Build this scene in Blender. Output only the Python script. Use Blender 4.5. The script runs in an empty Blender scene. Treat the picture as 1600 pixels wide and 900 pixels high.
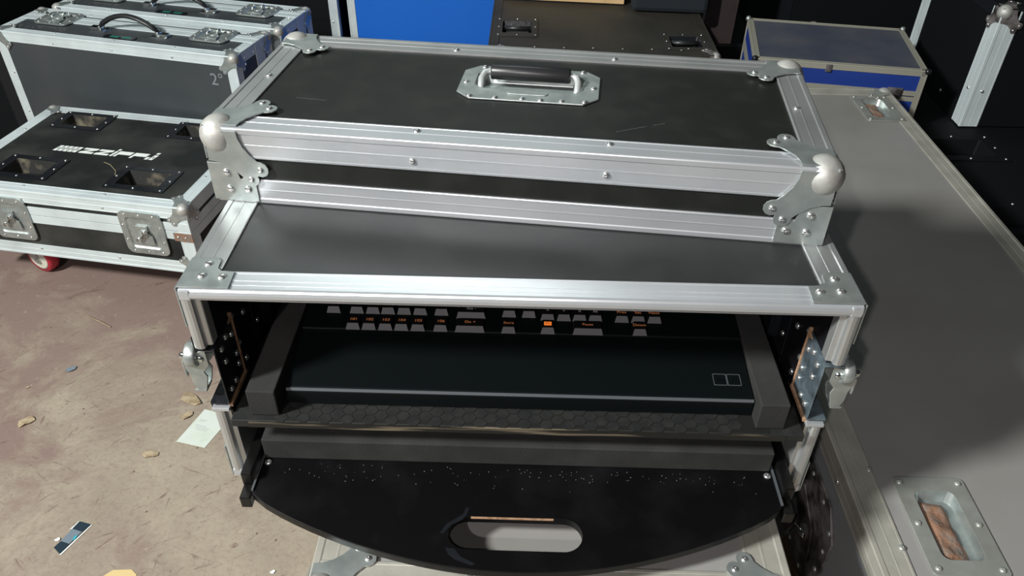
import bpy, bmesh, math, random
from mathutils import Matrix, Vector
R = math.radians
random.seed(7)
S = bpy.context.scene
COL = S.collection
Z0 = 0.80            # top of the lower storage cases' reference level: the rack case's lid face is 0.80 m above the floor

# ------------------------------------------------------------------ camera
cam_data = bpy.data.cameras.new('camera')
cam = bpy.data.objects.new('camera', cam_data); COL.objects.link(cam)
cam_data.sensor_width = 36.0
cam_data.lens = 1229.72 / 1600 * 36
cam_data.clip_start = 0.01; cam_data.clip_end = 60
def cam_matrix():
    p, r, y = 0.656553, -0.0149316, -0.0163983
    fwd = Vector((math.sin(y)*math.cos(p), math.cos(y)*math.cos(p), -math.sin(p)))
    right = Vector((math.cos(y), -math.sin(y), 0)); down = fwd.cross(right)
    r2 = math.cos(r)*right + math.sin(r)*down; d2 = -math.sin(r)*right + math.cos(r)*down
    m = Matrix((r2, -d2, -fwd)).transposed().to_4x4()
    return Matrix.Translation((0.277307, -0.496596, 0.391844 + Z0)) @ m
cam.matrix_world = cam_matrix()
S.camera = cam

# ------------------------------------------------------------------ world, lamps, exposure
w = bpy.data.worlds.new('world'); S.world = w; w.use_nodes = True
bg = w.node_tree.nodes['Background']
bg.inputs[0].default_value = (0.80, 0.92, 0.95, 1); bg.inputs[1].default_value = 0.018
def light(name, kind, loc, energy, color, **k):
    d = bpy.data.lights.new(name, kind); d.energy = energy; d.color = color
    for a, b in k.items(): setattr(d, a, b)
    o = bpy.data.objects.new(name, d); COL.objects.link(o); o.location = loc
    return o
def aim(o, t): o.rotation_euler = (Vector(t) - o.location).to_track_quat('-Z', 'Y').to_euler()
light('phone_flash', 'SPOT', (0.249, -0.524, 0.392 + Z0), 2.4, (1.0, 0.95, 0.93), shadow_soft_size=0.003, spot_size=R(110), spot_blend=0.6)
aim(bpy.data.objects['phone_flash'], (0.30, 0.35, Z0 - 0.15))
light('added_flash_fill', 'POINT', (-0.37, -1.60, 1.20 + Z0), 70, (1.0, 0.93, 0.91), shadow_soft_size=0.02)  # added fill along the flash's shadow line; no real lamp stands here
k = light('hall_lamp', 'AREA', (-1.95, -1.10, 1.85 + Z0), 185, (0.98, 1.0, 0.955), shape='DISK', size=0.42)
aim(k, (0.5, 0.2, Z0))
k = light('ceiling_lamp', 'AREA', (-0.2, 2.6, 3.1), 12, (0.85, 1.0, 0.97), shape='RECTANGLE', size=1.6, size_y=0.5)
aim(k, (-0.1, 1.4, 0.3))
S.view_settings.view_transform = 'Standard'; S.view_settings.look = 'None'
S.view_settings.exposure = 0.0; S.view_settings.gamma = 1.0; S.view_settings.use_curve_mapping = False

# ------------------------------------------------------------------ materials
def mat(name, col, rough=0.5, metal=0.0, noise=None, bump=None, spec=None, coat=0.0, emit=None, stretch=None):
    """noise = (colour2, scale, low, high, detail); bump = (scale, strength, distance)"""
    m = bpy.data.materials.new(name); m.use_nodes = True
    nt = m.node_tree; b = nt.nodes['Principled BSDF']
    b.inputs['Base Color'].default_value = (*col, 1); b.inputs['Roughness'].default_value = rough
    b.inputs['Metallic'].default_value = metal
    if spec is not None: b.inputs['Specular IOR Level'].default_value = spec
    if coat: b.inputs['Coat Weight'].default_value = coat; b.inputs['Coat Roughness'].default_value = 0.15
    tc = nt.nodes.new('ShaderNodeTexCoord')
    if noise:
        c2, sc, lo, hi, det = noise
        n = nt.nodes.new('ShaderNodeTexNoise'); n.inputs['Scale'].default_value = sc; n.inputs['Detail'].default_value = det
        rp = nt.nodes.new('ShaderNodeValToRGB')
        rp.color_ramp.elements[0].position = lo; rp.color_ramp.elements[0].color = (*col, 1)
        rp.color_ramp.elements[1].position = hi; rp.color_ramp.elements[1].color = (*c2, 1)
        if stretch:
            mp = nt.nodes.new('ShaderNodeMapping'); mp.inputs['Scale'].default_value = stretch
            nt.links.new(tc.outputs['Object'], mp.inputs['Vector']); nt.links.new(mp.outputs[0], n.inputs['Vector'])
        else: nt.links.new(tc.outputs['Object'], n.inputs['Vector'])
        nt.links.new(n.outputs[0], rp.inputs[0])
        nt.links.new(rp.outputs[0], b.inputs['Base Color'])
    if bump:
        n = nt.nodes.new('ShaderNodeTexNoise'); n.inputs['Scale'].default_value = bump[0]; n.inputs['Detail'].default_value = 4
        bp = nt.nodes.new('ShaderNodeBump'); bp.inputs['Strength'].default_value = bump[1]; bp.inputs['Distance'].default_value = bump[2]
        nt.links.new(tc.outputs['Object'], n.inputs['Vector']); nt.links.new(n.outputs[0], bp.inputs['Height'])
        nt.links.new(bp.outputs[0], b.inputs['Normal'])
    if emit: b.inputs['Emission Color'].default_value = (*emit[0], 1); b.inputs['Emission Strength'].default_value = emit[1]
    return m
M = {}
M['alu'] = mat('brushed_aluminium', (0.54, 0.555, 0.56), 0.36, 0.75, noise=((0.42, 0.44, 0.45), 14, 0.45, 0.75, 6), bump=(260, 0.06, 0.001))
M['alu_bright'] = mat('bright_aluminium', (0.60, 0.62, 0.65), 0.33, 0.6, noise=((0.50, 0.53, 0.56), 9, 0.4, 0.8, 6), bump=(200, 0.05, 0.001))
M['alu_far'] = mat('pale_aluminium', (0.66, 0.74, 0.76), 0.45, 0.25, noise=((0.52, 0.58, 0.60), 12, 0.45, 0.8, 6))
M['alu_old'] = mat('dull_aluminium', (0.44, 0.43, 0.38), 0.5, 0.35, noise=((0.33, 0.32, 0.28), 22, 0.4, 0.75, 8), bump=(120, 0.15, 0.002))
M['zinc'] = mat('zinc_plated_steel', (0.50, 0.54, 0.53), 0.40, 0.75, noise=((0.34, 0.38, 0.38), 55, 0.35, 0.7, 6), bump=(90, 0.10, 0.002))
M['ball'] = mat('worn_zinc_ball', (0.46, 0.46, 0.44), 0.55, 0.5, noise=((0.30, 0.27, 0.25), 70, 0.45, 0.8, 8), bump=(140, 0.2, 0.002))
M['rivet'] = mat('bright_rivet_steel', (0.85, 0.86, 0.86), 0.22, 0.9)
M['bail'] = mat('dull_chrome', (0.72, 0.76, 0.76), 0.34, 0.6)
M['chrome'] = mat('chrome', (0.80, 0.84, 0.84), 0.18, 1.0)
M['panel'] = mat('black_laminate', (0.011, 0.012, 0.011), 0.45, spec=0.35, noise=((0.017, 0.018, 0.016), 30, 0.45, 0.7, 4), bump=(900, 0.12, 0.0006))
M['panel_painted_sheen'] = mat('black_laminate_painted_sheen', (0.016, 0.0175, 0.018), 0.40, noise=((0.024, 0.026, 0.026), 18, 0.45, 0.7, 5), bump=(900, 0.12, 0.0006))  # base colour lightened to paint in the sheen reflected by the rack top
M['panel_side'] = mat('black_laminate_side', (0.006, 0.006, 0.008), 0.55, spec=0.25, bump=(900, 0.1, 0.0006))
M['panel_old'] = mat('scuffed_black_laminate', (0.010, 0.012, 0.012), 0.55, spec=0.3, noise=((0.060, 0.060, 0.055), 8, 0.42, 0.85, 9), bump=(60, 0.2, 0.002))
M['panel_dusty'] = mat('dusty_brown_black', (0.028, 0.025, 0.019), 0.7, noise=((0.007, 0.007, 0.006), 6, 0.40, 0.75, 9), bump=(80, 0.3, 0.003))
M['panel_slate'] = mat('slate_grey_laminate', (0.036, 0.043, 0.048), 0.5, noise=((0.052, 0.058, 0.060), 5, 0.35, 0.75, 5))
M['panel_dark'] = mat('matt_black_panel', (0.004, 0.005, 0.006), 0.7, spec=0.15)
M['case_black'] = mat('inside_black', (0.004, 0.004, 0.004), 0.8, spec=0.1)
M['dish_black'] = mat('black_dish', (0.014, 0.016, 0.020), 0.24, 0.3, bump=(60, 0.3, 0.002))
M['dish_blue'] = mat('steel_dish', (0.20, 0.26, 0.30), 0.36, 0.5, noise=((0.06, 0.08, 0.10), 60, 0.35, 0.7, 4), bump=(60, 0.3, 0.002))
M['handle_rubber'] = mat('black_rubber', (0.018, 0.018, 0.020), 0.35)
M['foam'] = mat('charcoal_foam', (0.030, 0.030, 0.030), 0.95, spec=0.05, noise=((0.040, 0.040, 0.039), 24, 0.4, 0.7, 5), bump=(700, 0.35, 0.001))
M['console'] = mat('console_plastic', (0.002, 0.0035, 0.0038), 0.42, spec=0.24, bump=(1500, 0.06, 0.0004))
M['highlight_and_trim_grey'] = mat('highlight_and_trim_grey', (0.10, 0.11, 0.12), 0.3, 0.3)  # grey of badge and shelf strips; also paints the console's edge highlight
M['keycap_top'] = mat('keycap_black', (0.003, 0.003, 0.003), 0.5)
M['keycap_face'] = mat('keycap_front_grey', (0.115, 0.115, 0.12), 0.5)
M['legend'] = mat('orange_backlit_legend', (0.45, 0.17, 0.07), 0.5, emit=((1.0, 0.34, 0.14), 0.16))
M['legend_grey'] = mat('pale_legend', (0.5, 0.5, 0.5), 0.5)
M['dust_grey'] = mat('pale_dust', (0.16, 0.16, 0.155), 0.9)
M['legend_block'] = mat('orange_lit_window', (1.0, 0.25, 0.04), 0.5, emit=((1.0, 0.22, 0.03), 0.55))
M['ply'] = mat('plywood_edge', (0.45, 0.27, 0.16), 0.8, noise=((0.25, 0.14, 0.08), 200, 0.4, 0.7, 5))
M['ply_dark'] = mat('painted_plywood_edge', (0.015, 0.014, 0.012), 0.6)
M['edge_wear'] = mat('worn_painted_edge', (0.012, 0.011, 0.009), 0.6, noise=((0.26, 0.21, 0.14), 50, 0.52, 0.66, 9), stretch=(0.12, 1, 2.5))
M['tray_film'] = mat('black_hex_film', (0.014, 0.015, 0.015), 0.55, spec=0.3, noise=((0.024, 0.025, 0.024), 80, 0.4, 0.75, 5))
M['hex_line'] = mat('hex_film_groove', (0.003, 0.003, 0.003), 0.7)
M['shelf'] = mat('black_glossy_board', (0.0025, 0.0025, 0.003), 0.38, spec=0.25, noise=((0.007, 0.007, 0.008), 20, 0.5, 0.8, 7), bump=(160, 0.12, 0.001))
M['plank'] = mat('pale_plywood', (0.62, 0.42, 0.22), 0.6, noise=((0.50, 0.33, 0.16), 20, 0.4, 0.7, 5))
M['blue'] = mat('bright_blue_panel', (0.0, 0.115, 0.56), 0.55, noise=((0.0, 0.13, 0.60), 3, 0.4, 0.7, 3))
M['tool_blue'] = mat('royal_blue_vinyl', (0.010, 0.035, 0.22), 0.5)
M['tool_top'] = mat('dusty_blue_vinyl', (0.042, 0.050, 0.080), 0.65, noise=((0.085, 0.088, 0.10), 9, 0.35, 0.75, 9))
M['tool_trim'] = mat('cream_metal_trim', (0.33, 0.32, 0.27), 0.5, 0.3)
M['pink'] = mat('pinkish_grey_board', (0.24, 0.19, 0.19), 0.8, noise=((0.17, 0.135, 0.135), 15, 0.5, 0.8, 8))
M['navy'] = mat('navy_black_fabric', (0.006, 0.010, 0.016), 0.85)
M['grey_panel'] = mat('grey_laminate', (0.255, 0.25, 0.245), 0.48, noise=((0.20, 0.19, 0.175), 4, 0.40, 0.75, 8), bump=(300, 0.05, 0.001))
M['grey_side'] = mat('grey_laminate_side', (0.24, 0.25, 0.26), 0.5, noise=((0.17, 0.16, 0.165), 5, 0.45, 0.7, 6))
M['worn_steel'] = mat('worn_dark_steel', (0.21, 0.19, 0.19), 0.5, 0.15, noise=((0.03, 0.028, 0.028), 45, 0.4, 0.65, 8), bump=(70, 0.3, 0.003))
M['plate_steel'] = mat('handle_plate_steel', (0.44, 0.46, 0.43), 0.42, 0.55, noise=((0.34, 0.34, 0.31), 30, 0.4, 0.7, 6))
M['rust'] = mat('rusty_steel', (0.25, 0.135, 0.085), 0.8, 0.1, noise=((0.20, 0.165, 0.14), 90, 0.40, 0.65, 8), bump=(200, 0.6, 0.003))
M['wheel'] = mat('red_polyurethane', (0.42, 0.02, 0.04), 0.4)
M['wheel_hub'] = mat('cream_hub', (0.62, 0.60, 0.52), 0.4)
M['white'] = mat('white_print', (0.78, 0.82, 0.80), 0.6)
M['chalk'] = mat('chalk_mark', (0.20, 0.22, 0.24), 0.8)
M['stencil'] = mat('faded_stencil', (0.11, 0.115, 0.12), 0.8, noise=((0.04, 0.042, 0.045), 60, 0.4, 0.65, 5))
M['green'] = mat('green_badge', (0.02, 0.14, 0.11), 0.4)
M['paper'] = mat('pale_card', (0.60, 0.64, 0.60), 0.6, noise=((0.54, 0.60, 0.52), 20, 0.4, 0.7, 2))
M['ink'] = mat('grey_ink', (0.35, 0.42, 0.42), 0.7)
M['wrap'] = mat('dark_teal_foil', (0.02, 0.035, 0.05), 0.35)
M['wrap_grey'] = mat('grey_blue_foil', (0.16, 0.20, 0.24), 0.4)
M['cyan'] = mat('turquoise_print', (0.04, 0.36, 0.42), 0.4)
M['card_yellow'] = mat('yellow_cardboard', (0.60, 0.46, 0.22), 0.8)
M['leaf'] = mat('tan_scrap', (0.40, 0.32, 0.21), 0.8, noise=((0.24, 0.17, 0.10), 60, 0.4, 0.7, 4))
M['straw'] = mat('dry_straw', (0.24, 0.20, 0.13), 0.8)
M['dust'] = mat('dusty_recess', (0.010, 0.010, 0.009), 0.7, noise=((0.17, 0.145, 0.10), 26, 0.52, 0.72, 7))
M['slide'] = mat('black_slide_rail', (0.006, 0.006, 0.006), 0.3, 0.3)
M['wall'] = mat('dark_wall', (0.010, 0.010, 0.011), 0.9)

def floor_material():
    m = bpy.data.materials.new('worn_painted_concrete'); m.use_nodes = True
    nt = m.node_tree; N = nt.nodes; L = nt.links; b = N['Principled BSDF']
    tc = N.new('ShaderNodeTexCoord')
    def noise(sc, det, rough=0.6, dist=0.0, vec=None):
        n = N.new('ShaderNodeTexNoise'); n.inputs['Scale'].default_value = sc; n.inputs['Detail'].default_value = det
        n.inputs['Roughness'].default_value = rough; n.inputs['Distortion'].default_value = dist
        L.new(vec or tc.outputs['Object'], n.inputs['Vector']); return n.outputs[0]
    def ramp(src, a, b_, ca=(0, 0, 0, 1), cb=(1, 1, 1, 1)):
        r = N.new('ShaderNodeValToRGB'); e = r.color_ramp.elements
        e[0].position = a; e[1].position = b_; e[0].color = ca; e[1].color = cb; L.new(src, r.inputs[0]); return r.outputs[0]
    def mix(f, a, b_):
        x = N.new('ShaderNodeMix'); x.data_type = 'RGBA'
        L.new(f, x.inputs[0])
        for i, v in ((6, a), (7, b_)):
            if isinstance(v, tuple): x.inputs[i].default_value = (*v, 1)
            else: L.new(v, x.inputs[i])
        return x.outputs[2]
    base = mix(ramp(noise(9, 8), 0.35, 0.7), (0.345, 0.295, 0.230), (0.265, 0.222, 0.170))
    # paint survives towards the back wall, worn off in front
    sx = N.new('ShaderNodeSeparateXYZ'); L.new(tc.outputs['Object'], sx.inputs[0])
    mr = N.new('ShaderNodeMapRange'); mr.inputs[1].default_value = 0.35; mr.inputs[2].default_value = 1.1; mr.inputs[3].default_value = -0.05; mr.inputs[4].default_value = 0.20
    L.new(sx.outputs[1], mr.inputs[0])
    ad = N.new('ShaderNodeMath'); ad.operation = 'ADD'; L.new(noise(3.2, 8, 0.7, 0.5), ad.inputs[0]); L.new(mr.outputs[0], ad.inputs[1])
    red = ramp(ad.outputs[0], 0.47, 0.62)
    c = mix(red, base, (0.215, 0.150, 0.130))
    c = mix(ramp(noise(60, 6, 0.75), 0.60, 0.74), c, (0.42, 0.35, 0.27))
    mp = N.new('ShaderNodeMapping'); mp.vector_type = 'TEXTURE'; mp.inputs['Rotation'].default_value = (0, 0, 0.5); mp.inputs['Scale'].default_value = (0.20, 0.035, 1)
    L.new(tc.outputs['Object'], mp.inputs['Vector'])
    c = mix(ramp(noise(2.2, 6, 0.75, 1.2, mp.outputs[0]), 0.60, 0.68), c, (0.15, 0.095, 0.075))
    mp2 = N.new('ShaderNodeMapping'); mp2.vector_type = 'TEXTURE'; mp2.inputs['Rotation'].default_value = (0, 0, -0.6); mp2.inputs['Scale'].default_value = (0.22, 0.03, 1)
    L.new(tc.outputs['Object'], mp2.inputs['Vector'])
    c = mix(ramp(noise(2.6, 5, 0.7, 1.6, mp2.outputs[0]), 0.64, 0.70), c, (0.16, 0.105, 0.085))
    for rot, sc_, lo_, hi_, col_ in ((0.9, 80, 0.66, 0.72, (0.16, 0.11, 0.09)), (-0.35, 100, 0.66, 0.72, (0.18, 0.13, 0.105)), (1.6, 110, 0.67, 0.72, (0.17, 0.12, 0.10))):
        mp3 = N.new('ShaderNodeMapping'); mp3.vector_type = 'TEXTURE'; mp3.inputs['Rotation'].default_value = (0, 0, rot); mp3.inputs['Scale'].default_value = (6, 1, 1); mp3.inputs['Location'].default_value = (rot*3, rot, 0)
        L.new(tc.outputs['Object'], mp3.inputs['Vector'])
        c = mix(ramp(noise(sc_, 3, 0.6, 0.35, mp3.outputs[0]), lo_, hi_), c, col_)
    c = mix(ramp(noise(110, 6, 0.8), 0.50, 0.78), c, (0.19, 0.145, 0.115))
    c = mix(ramp(noise(26, 9, 0.8, 0.3), 0.55, 0.75), c, (0.22, 0.16, 0.13))
    # dark specks
    v = N.new('ShaderNodeTexVoronoi'); v.inputs['Scale'].default_value = 24; L.new(tc.outputs['Object'], v.inputs['Vector'])
    sp = ramp(v.outputs['Distance'], 0.03, 0.07, (1, 1, 1, 1), (0, 0, 0, 1))
    c = mix(sp, c, (0.10, 0.07, 0.05))
    L.new(c, b.inputs['Base Color']); b.inputs['Roughness'].default_value = 0.72
    bp = N.new('ShaderNodeBump'); bp.inputs['Strength'].default_value = 0.35; bp.inputs['Distance'].default_value = 0.003
    L.new(noise(45, 7, 0.7), bp.inputs['Height']); L.new(bp.outputs[0], b.inputs['Normal'])
    return m
M['floor'] = floor_material()

# ------------------------------------------------------------------ mesh builder
class MB:
    def __init__(s, m=None): s.v = []; s.f = []; s.mi = []; s.sm = []; s.m = m or Matrix(); s.cur = 0
    def _add(s, vs, fs, smooth=False):
        o = len(s.v); s.v += [s.m @ Vector(p) for p in vs]
        for f in fs: s.f.append([i + o for i in f]); s.mi.append(s.cur); s.sm.append(smooth)
        return s
    def box(s, x0, x1, y0, y1, z0, z1):
        return s._add([(x, y, z) for z in (z0, z1) for y in (y0, y1) for x in (x0, x1)],
                      [(0, 2, 3, 1), (4, 5, 7, 6), (0, 1, 5, 4), (2, 6, 7, 3), (0, 4, 6, 2), (1, 3, 7, 5)])
    def prism(s, pts, z0, z1, smooth=False):
        n = len(pts)
        s._add([(x, y, z0) for x, y in pts] + [(x, y, z1) for x, y in pts], [list(range(n))[::-1], [n + i for i in range(n)]])
        o = len(s.v) - 2*n
        for i in range(n):
            j = (i+1) % n; s.f.append([o+i, o+j, o+n+j, o+n+i]); s.mi.append(s.cur); s.sm.append(smooth)
        return s
    def ring(s, outer, inner, z0, z1):
        n = len(outer)
        vs = [(x, y, z) for z in (z0, z1) for loop in (outer, inner) for x, y in loop]
        fs = []
        for i in range(n):
            j = (i+1) % n
            fs += [(2*n+i, 2*n+j, 3*n+j, 3*n+i), (i, n+i, n+j, j), (i, j, 2*n+j, 2*n+i), (n+i, 3*n+i, 3*n+j, n+j)]
        return s._add(vs, fs)
    def bowl(s, loop_top, z1, loop_bot, z0, t=0.0008):
        n = len(loop_top)
        vs = [(x, y, z1) for x, y in loop_top] + [(x, y, z0) for x, y in loop_bot]
        fs = [(i, n+i, n+(i+1) % n, (i+1) % n) for i in range(n)] + [[n+i for i in range(n)]]
        return s._add(vs, fs)
    def lathe(s, prof, n=16, smooth=True):
        vs = []; fs = []
        for r, z in prof:
            for i in range(n):
                a = 2*math.pi*i/n; vs.append((r*math.cos(a), r*math.sin(a), z))
        for k in range(len(prof)-1):
            for i in range(n):
                j = (i+1) % n; fs.append((k*n+i, k*n+j, (k+1)*n+j, (k+1)*n+i))
        fs.append(list(range(n))[::-1]); fs.append([(len(prof)-1)*n+i for i in range(n)])
        return s._add(vs, fs, smooth)
    def at(s, m): 
        c = MB(s.m @ m); c.v, c.f, c.mi, c.sm, c.cur = s.v, s.f, s.mi, s.sm, s.cur; return c
    def tube(s, pts, r, n=10, flat=1.0):
        pts = [Vector(p) for p in pts]; vs = []; fs = []
        up = Vector((0.13, 0.21, 0.97))
        for k, p in enumerate(pts):
            d = (pts[min(k+1, len(pts)-1)] - pts[max(k-1, 0)]).normalized()
            a = d.cross(up).normalized(); b = a.cross(d)
            rr = r[k] if isinstance(r, (list, tuple)) else r
            for i in range(n):
                t = 2*math.pi*i/n; vs.append(tuple(p + a*math.cos(t)*rr + b*math.sin(t)*rr*flat))
        for k in range(len(pts)-1):
            for i in range(n):
                j = (i+1) % n; fs.append((k*n+i, k*n+j, (k+1)*n+j, (k+1)*n+i))
        fs.append(list(range(n))[::-1]); fs.append([(len(pts)-1)*n+i for i in range(n)])
        return s._add(vs, fs, True)
    def ball(s, c, r, n=20, squash=1.0):
        prof = [(max(1e-5, r*math.sin(math.pi*k/12)), -r*squash*math.cos(math.pi*k/12)) for k in range(13)]
        s.at(Matrix.Translation(c)).lathe(prof, n); return s
    def mesh(s, name):
        me = bpy.data.meshes.new(name); me.from_pydata([tuple(v) for v in s.v], [], s.f)
        for p, mi, sm in zip(me.polygons, s.mi, s.sm): p.material_index = mi; p.use_smooth = sm
        bm = bmesh.new(); bm.from_mesh(me); bmesh.ops.recalc_face_normals(bm, faces=bm.faces); bm.to_mesh(me); bm.free()
        me.update(); return me
def obj(name, mb, mats, parent=None, bevel=0, label=None, kind=None):
    me = mb.mesh(name) if isinstance(mb, MB) else mb
    if not isinstance(mats, (list, tuple)): mats = [mats]
    if not me.materials:
        for m in mats: me.materials.append(M[m])
    o = bpy.data.objects.new(name, me); COL.objects.link(o)
    if parent: o.parent = parent
    if bevel:
        b = o.modifiers.new('bevel', 'BEVEL'); b.width = bevel; b.segments = 2; b.limit_method = 'ANGLE'; b.angle_limit = R(40)
    if label: o['label'] = label
    if kind: o['kind'] = kind
    return o
def tag(o, label, cat, group=None):
    o['label'] = label; o['category'] = cat
    if group: o['group'] = group
    return o
def thing(name, label, cat, loc, yaw=0.0, group=None, tilt=0.0):
    o = bpy.data.objects.new(name, None); COL.objects.link(o); o.empty_display_size = 0.05
    o.location = (loc[0], loc[1], loc[2] + Z0); o.rotation_euler = (0, tilt, yaw)
    return tag(o, label, cat, group)
def cut(o, boxes):
    """boxes: list of (x0,x1,y0,y1,z0,z1) removed from mesh object o"""
    for b in boxes:
        c = obj('cutter', MB().box(*b), 'panel'); c.matrix_world = Matrix()
        md = o.modifiers.new('c', 'BOOLEAN'); md.object = c; md.operation = 'DIFFERENCE'; md.solver = 'EXACT'
        par = o.parent; o.parent = None
        bpy.context.view_layer.update()
        me = bpy.data.meshes.new_from_object(o.evaluated_get(bpy.context.evaluated_depsgraph_get()))
        o.parent = par; o.modifiers.clear(); o.data = me
        bpy.data.objects.remove(c)
def frame(o, x, y, z):
    return Matrix(((x[0], y[0], z[0], o[0]), (x[1], y[1], z[1], o[1]), (x[2], y[2], z[2], o[2]), (0, 0, 0, 1)))
def rrect(w, h, r, n=4, cx=0, cy=0):
    pts = []
    for qx, qy, a0 in ((1, 1, 0), (-1, 1, 90), (-1, -1, 180), (1, -1, 270)):
        for k in range(n+1):
            a = R(a0 + 90*k/n); pts.append((cx + qx*(w/2-r) + r*math.cos(a), cy + qy*(h/2-r) + r*math.sin(a)))
    return pts
_riv = {}
def rivet(parent, m, r=0.0032, material='rivet'):
    key = (round(r, 4), material)
    if key not in _riv:
        _riv[key] = MB().lathe([(r*1.0, 0), (r, r*0.12), (r*0.86, r*0.38), (r*0.6, r*0.56), (r*0.3, r*0.64), (r*0.16, r*0.62), (r*0.12, r*0.5)], 14).mesh('rivet')
        _riv[key].materials.append(M[material])
    o = bpy.data.objects.new('rivet', _riv[key]); COL.objects.link(o); o.parent = parent; o.matrix_local = m
    return o
def text_mesh(body, size, shear=0.0, extrude=0.0, bold=0.0):
    c = bpy.data.curves.new('writing', 'FONT'); c.body = body; c.size = size; c.shear = shear; c.extrude = extrude; c.offset = bold
    c.align_x = 'CENTER'; c.align_y = 'CENTER'
    o = bpy.data.objects.new('writing', c); COL.objects.link(o)
    bpy.context.view_layer.update()
    me = bpy.data.meshes.new_from_object(o.evaluated_get(bpy.context.evaluated_depsgraph_get()))
    bpy.data.objects.remove(o); return me
def writing(body, size, m, parent, material, name='legend', **k):
    me = text_mesh(body, size, **k); me.materials.clear(); me.materials.append(M[material])
    o = bpy.data.objects.new(name, me); COL.objects.link(o); o.parent = parent; o.matrix_local = m
    return o

# extruded edge trim: L profile with grooves, a along leg A, b along leg B
def leg_profile(wd, t):
    return [(wd, 0.0), (wd, -t), (wd*0.97, -t*1.25), (wd*0.91, -t*1.25), (wd*0.90, -t), (wd*0.56, -t), (wd*0.55, -t*1.18),
            (wd*0.50, -t*1.18), (wd*0.49, -t), (wd*0.16, -t), (wd*0.12, -t*1.5)]
def edge_profile(wa, wb, t=0.0014):
    A = leg_profile(wa, t); B = [(y, x) for x, y in leg_profile(wb, t)][::-1]
    return A + [(-t*0.6, -t*1.5), (-t*1.2, -t*1.2), (-t*1.5, -t*0.6)] + B + [(0.0, 0.0)]
def edge_trim(parent, p0, p1, da, db, wa, wb, material='alu', rivets=(), t=0.0014, name='edge_trim', rr=0.0032):
    """trim along the edge p0->p1; face A spans da, face B spans db"""
    p0, p1, da, db = map(Vector, (p0, p1, da, db)); d = p1 - p0; Ln = d.length
    m = frame(p0, da, db, d.normalized())
    mb = MB(m).prism(edge_profile(wa, wb, t), 0, Ln)
    o = obj(name, mb, material, parent)
    for (s, face) in rivets:      # s along the edge in metres, on face 'a' or 'b'
        if face == 'a': q = p0 + d.normalized()*s + da*wa*0.66 - db*(t*1.1); n = -db
        else: q = p0 + d.normalized()*s + db*wb*0.66 - da*(t*1.1); n = -da
        x = d.normalized(); y = n.cross(x)
        rivet(o, frame(q, x, y, n), rr)
    return o
def leaf_outline(k=1.0):
    a = [(0.015, 0.0), (0.031, 0), (0.0315, 0.007), (0.0345, 0.0155), (0.040, 0.0235), (0.0455, 0.0290)]
    a += [(0.0475 + 0.0076*math.cos(R(q)), 0.0370 + 0.0076*math.sin(R(q))) for q in (-78, -45, -12, 20, 52, 84, 116)]
    return [(x*k, y*k) for x, y in a + [(y, x) for x, y in a][::-1]]
def ball_corner(parent, c, dx, dy, dz, k=1.0, material='zinc', thick=0.0013, lift=0.0024, rivets=True):
    """corner at c, dx, dy, dz are inward directions along the three edges"""
    c = Vector(c); dx, dy, dz = Vector(dx), Vector(dy), Vector(dz)
    mb = MB(); mb.cur = 0
    for a, b, n in ((dx, dy, dz), (dy, dz, dx), (dz, dx, dy)):
        MBx = mb.at(frame(c - n*lift, a, b, -n)); MBx.prism(leaf_outline(k), 0, thick)
    o = obj('ball_corner', mb, material, parent, bevel=0.0005)
    bb = MB().ball((0, 0, 0), 0.0180*k, 24)
    q = c + (dx + dy + dz)*0.0095*k
    s = obj('corner_ball', bb, 'ball', o); s.location = q
    if rivets:
        for a, b, n in ((dx, dy, dz), (dy, dz, dx), (dz, dx, dy)):
            for u, v in ((0.0475, 0.0370), (0.0370, 0.0475)):
                rivet(o, frame(c + a*u*k + b*v*k - n*(lift + thick), a, b, -n), 0.0030*k)
    return o
X, Y, Z = Vector((1, 0, 0)), Vector((0, 1, 0)), Vector((0, 0, 1))
def full_trims(root, w, d, h, leg, material, rivets_n=0, which='all', t=0.0014, rr=0.0032):
    def rv(L, n, faces='ab'): return [(L*(i+1)/(n+1), f) for i in range(n) for f in faces] if n else ()
    E_ = [((0,0,h),(w,0,h),Y,-Z,w), ((0,d,h),(w,d,h),-Y,-Z,w), ((0,0,h),(0,d,h),X,-Z,d), ((w,0,h),(w,d,h),-X,-Z,d),
          ((0,0,0),(w,0,0),Y,Z,w), ((0,d,0),(w,d,0),-Y,Z,w), ((0,0,0),(0,d,0),X,Z,d), ((w,0,0),(w,d,0),-X,Z,d),
          ((0,0,0),(0,0,h),X,Y,h), ((w,0,0),(w,0,h),-X,Y,h), ((0,d,0),(0,d,h),X,-Y,h), ((w,d,0),(w,d,h),-X,-Y,h)]
    for i, (a, b, da, db, L) in enumerate(E_):
        if which != 'all' and i not in which: continue
        edge_trim(root, a, b, da, db, leg, leg, material, rv(L, rivets_n), t, rr=rr)
def all_corners(root, w, d, h, k, which=None, material='zinc'):
    cs = [(0,0,0), (1,0,0), (0,1,0), (1,1,0), (0,0,1), (1,0,1), (0,1,1), (1,1,1)]
    for i, (a, b, c) in enumerate(cs):
        if which is not None and i not in which: continue
        ball_corner(root, (a*w, b*d, c*h), X*(1-2*a), Y*(1-2*b), Z*(1-2*c), k, material)

# ================================================================== SETTING
fl = obj('floor', MB().box(-3.2, 3.4, -1.6, 4.2, -0.1, 0.0), 'floor', kind='structure')
wb_ = obj('wall_back', MB().box(-3.2, 3.4, 4.2, 4.3, 0, 3.4), 'wall', kind='structure')

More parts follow.
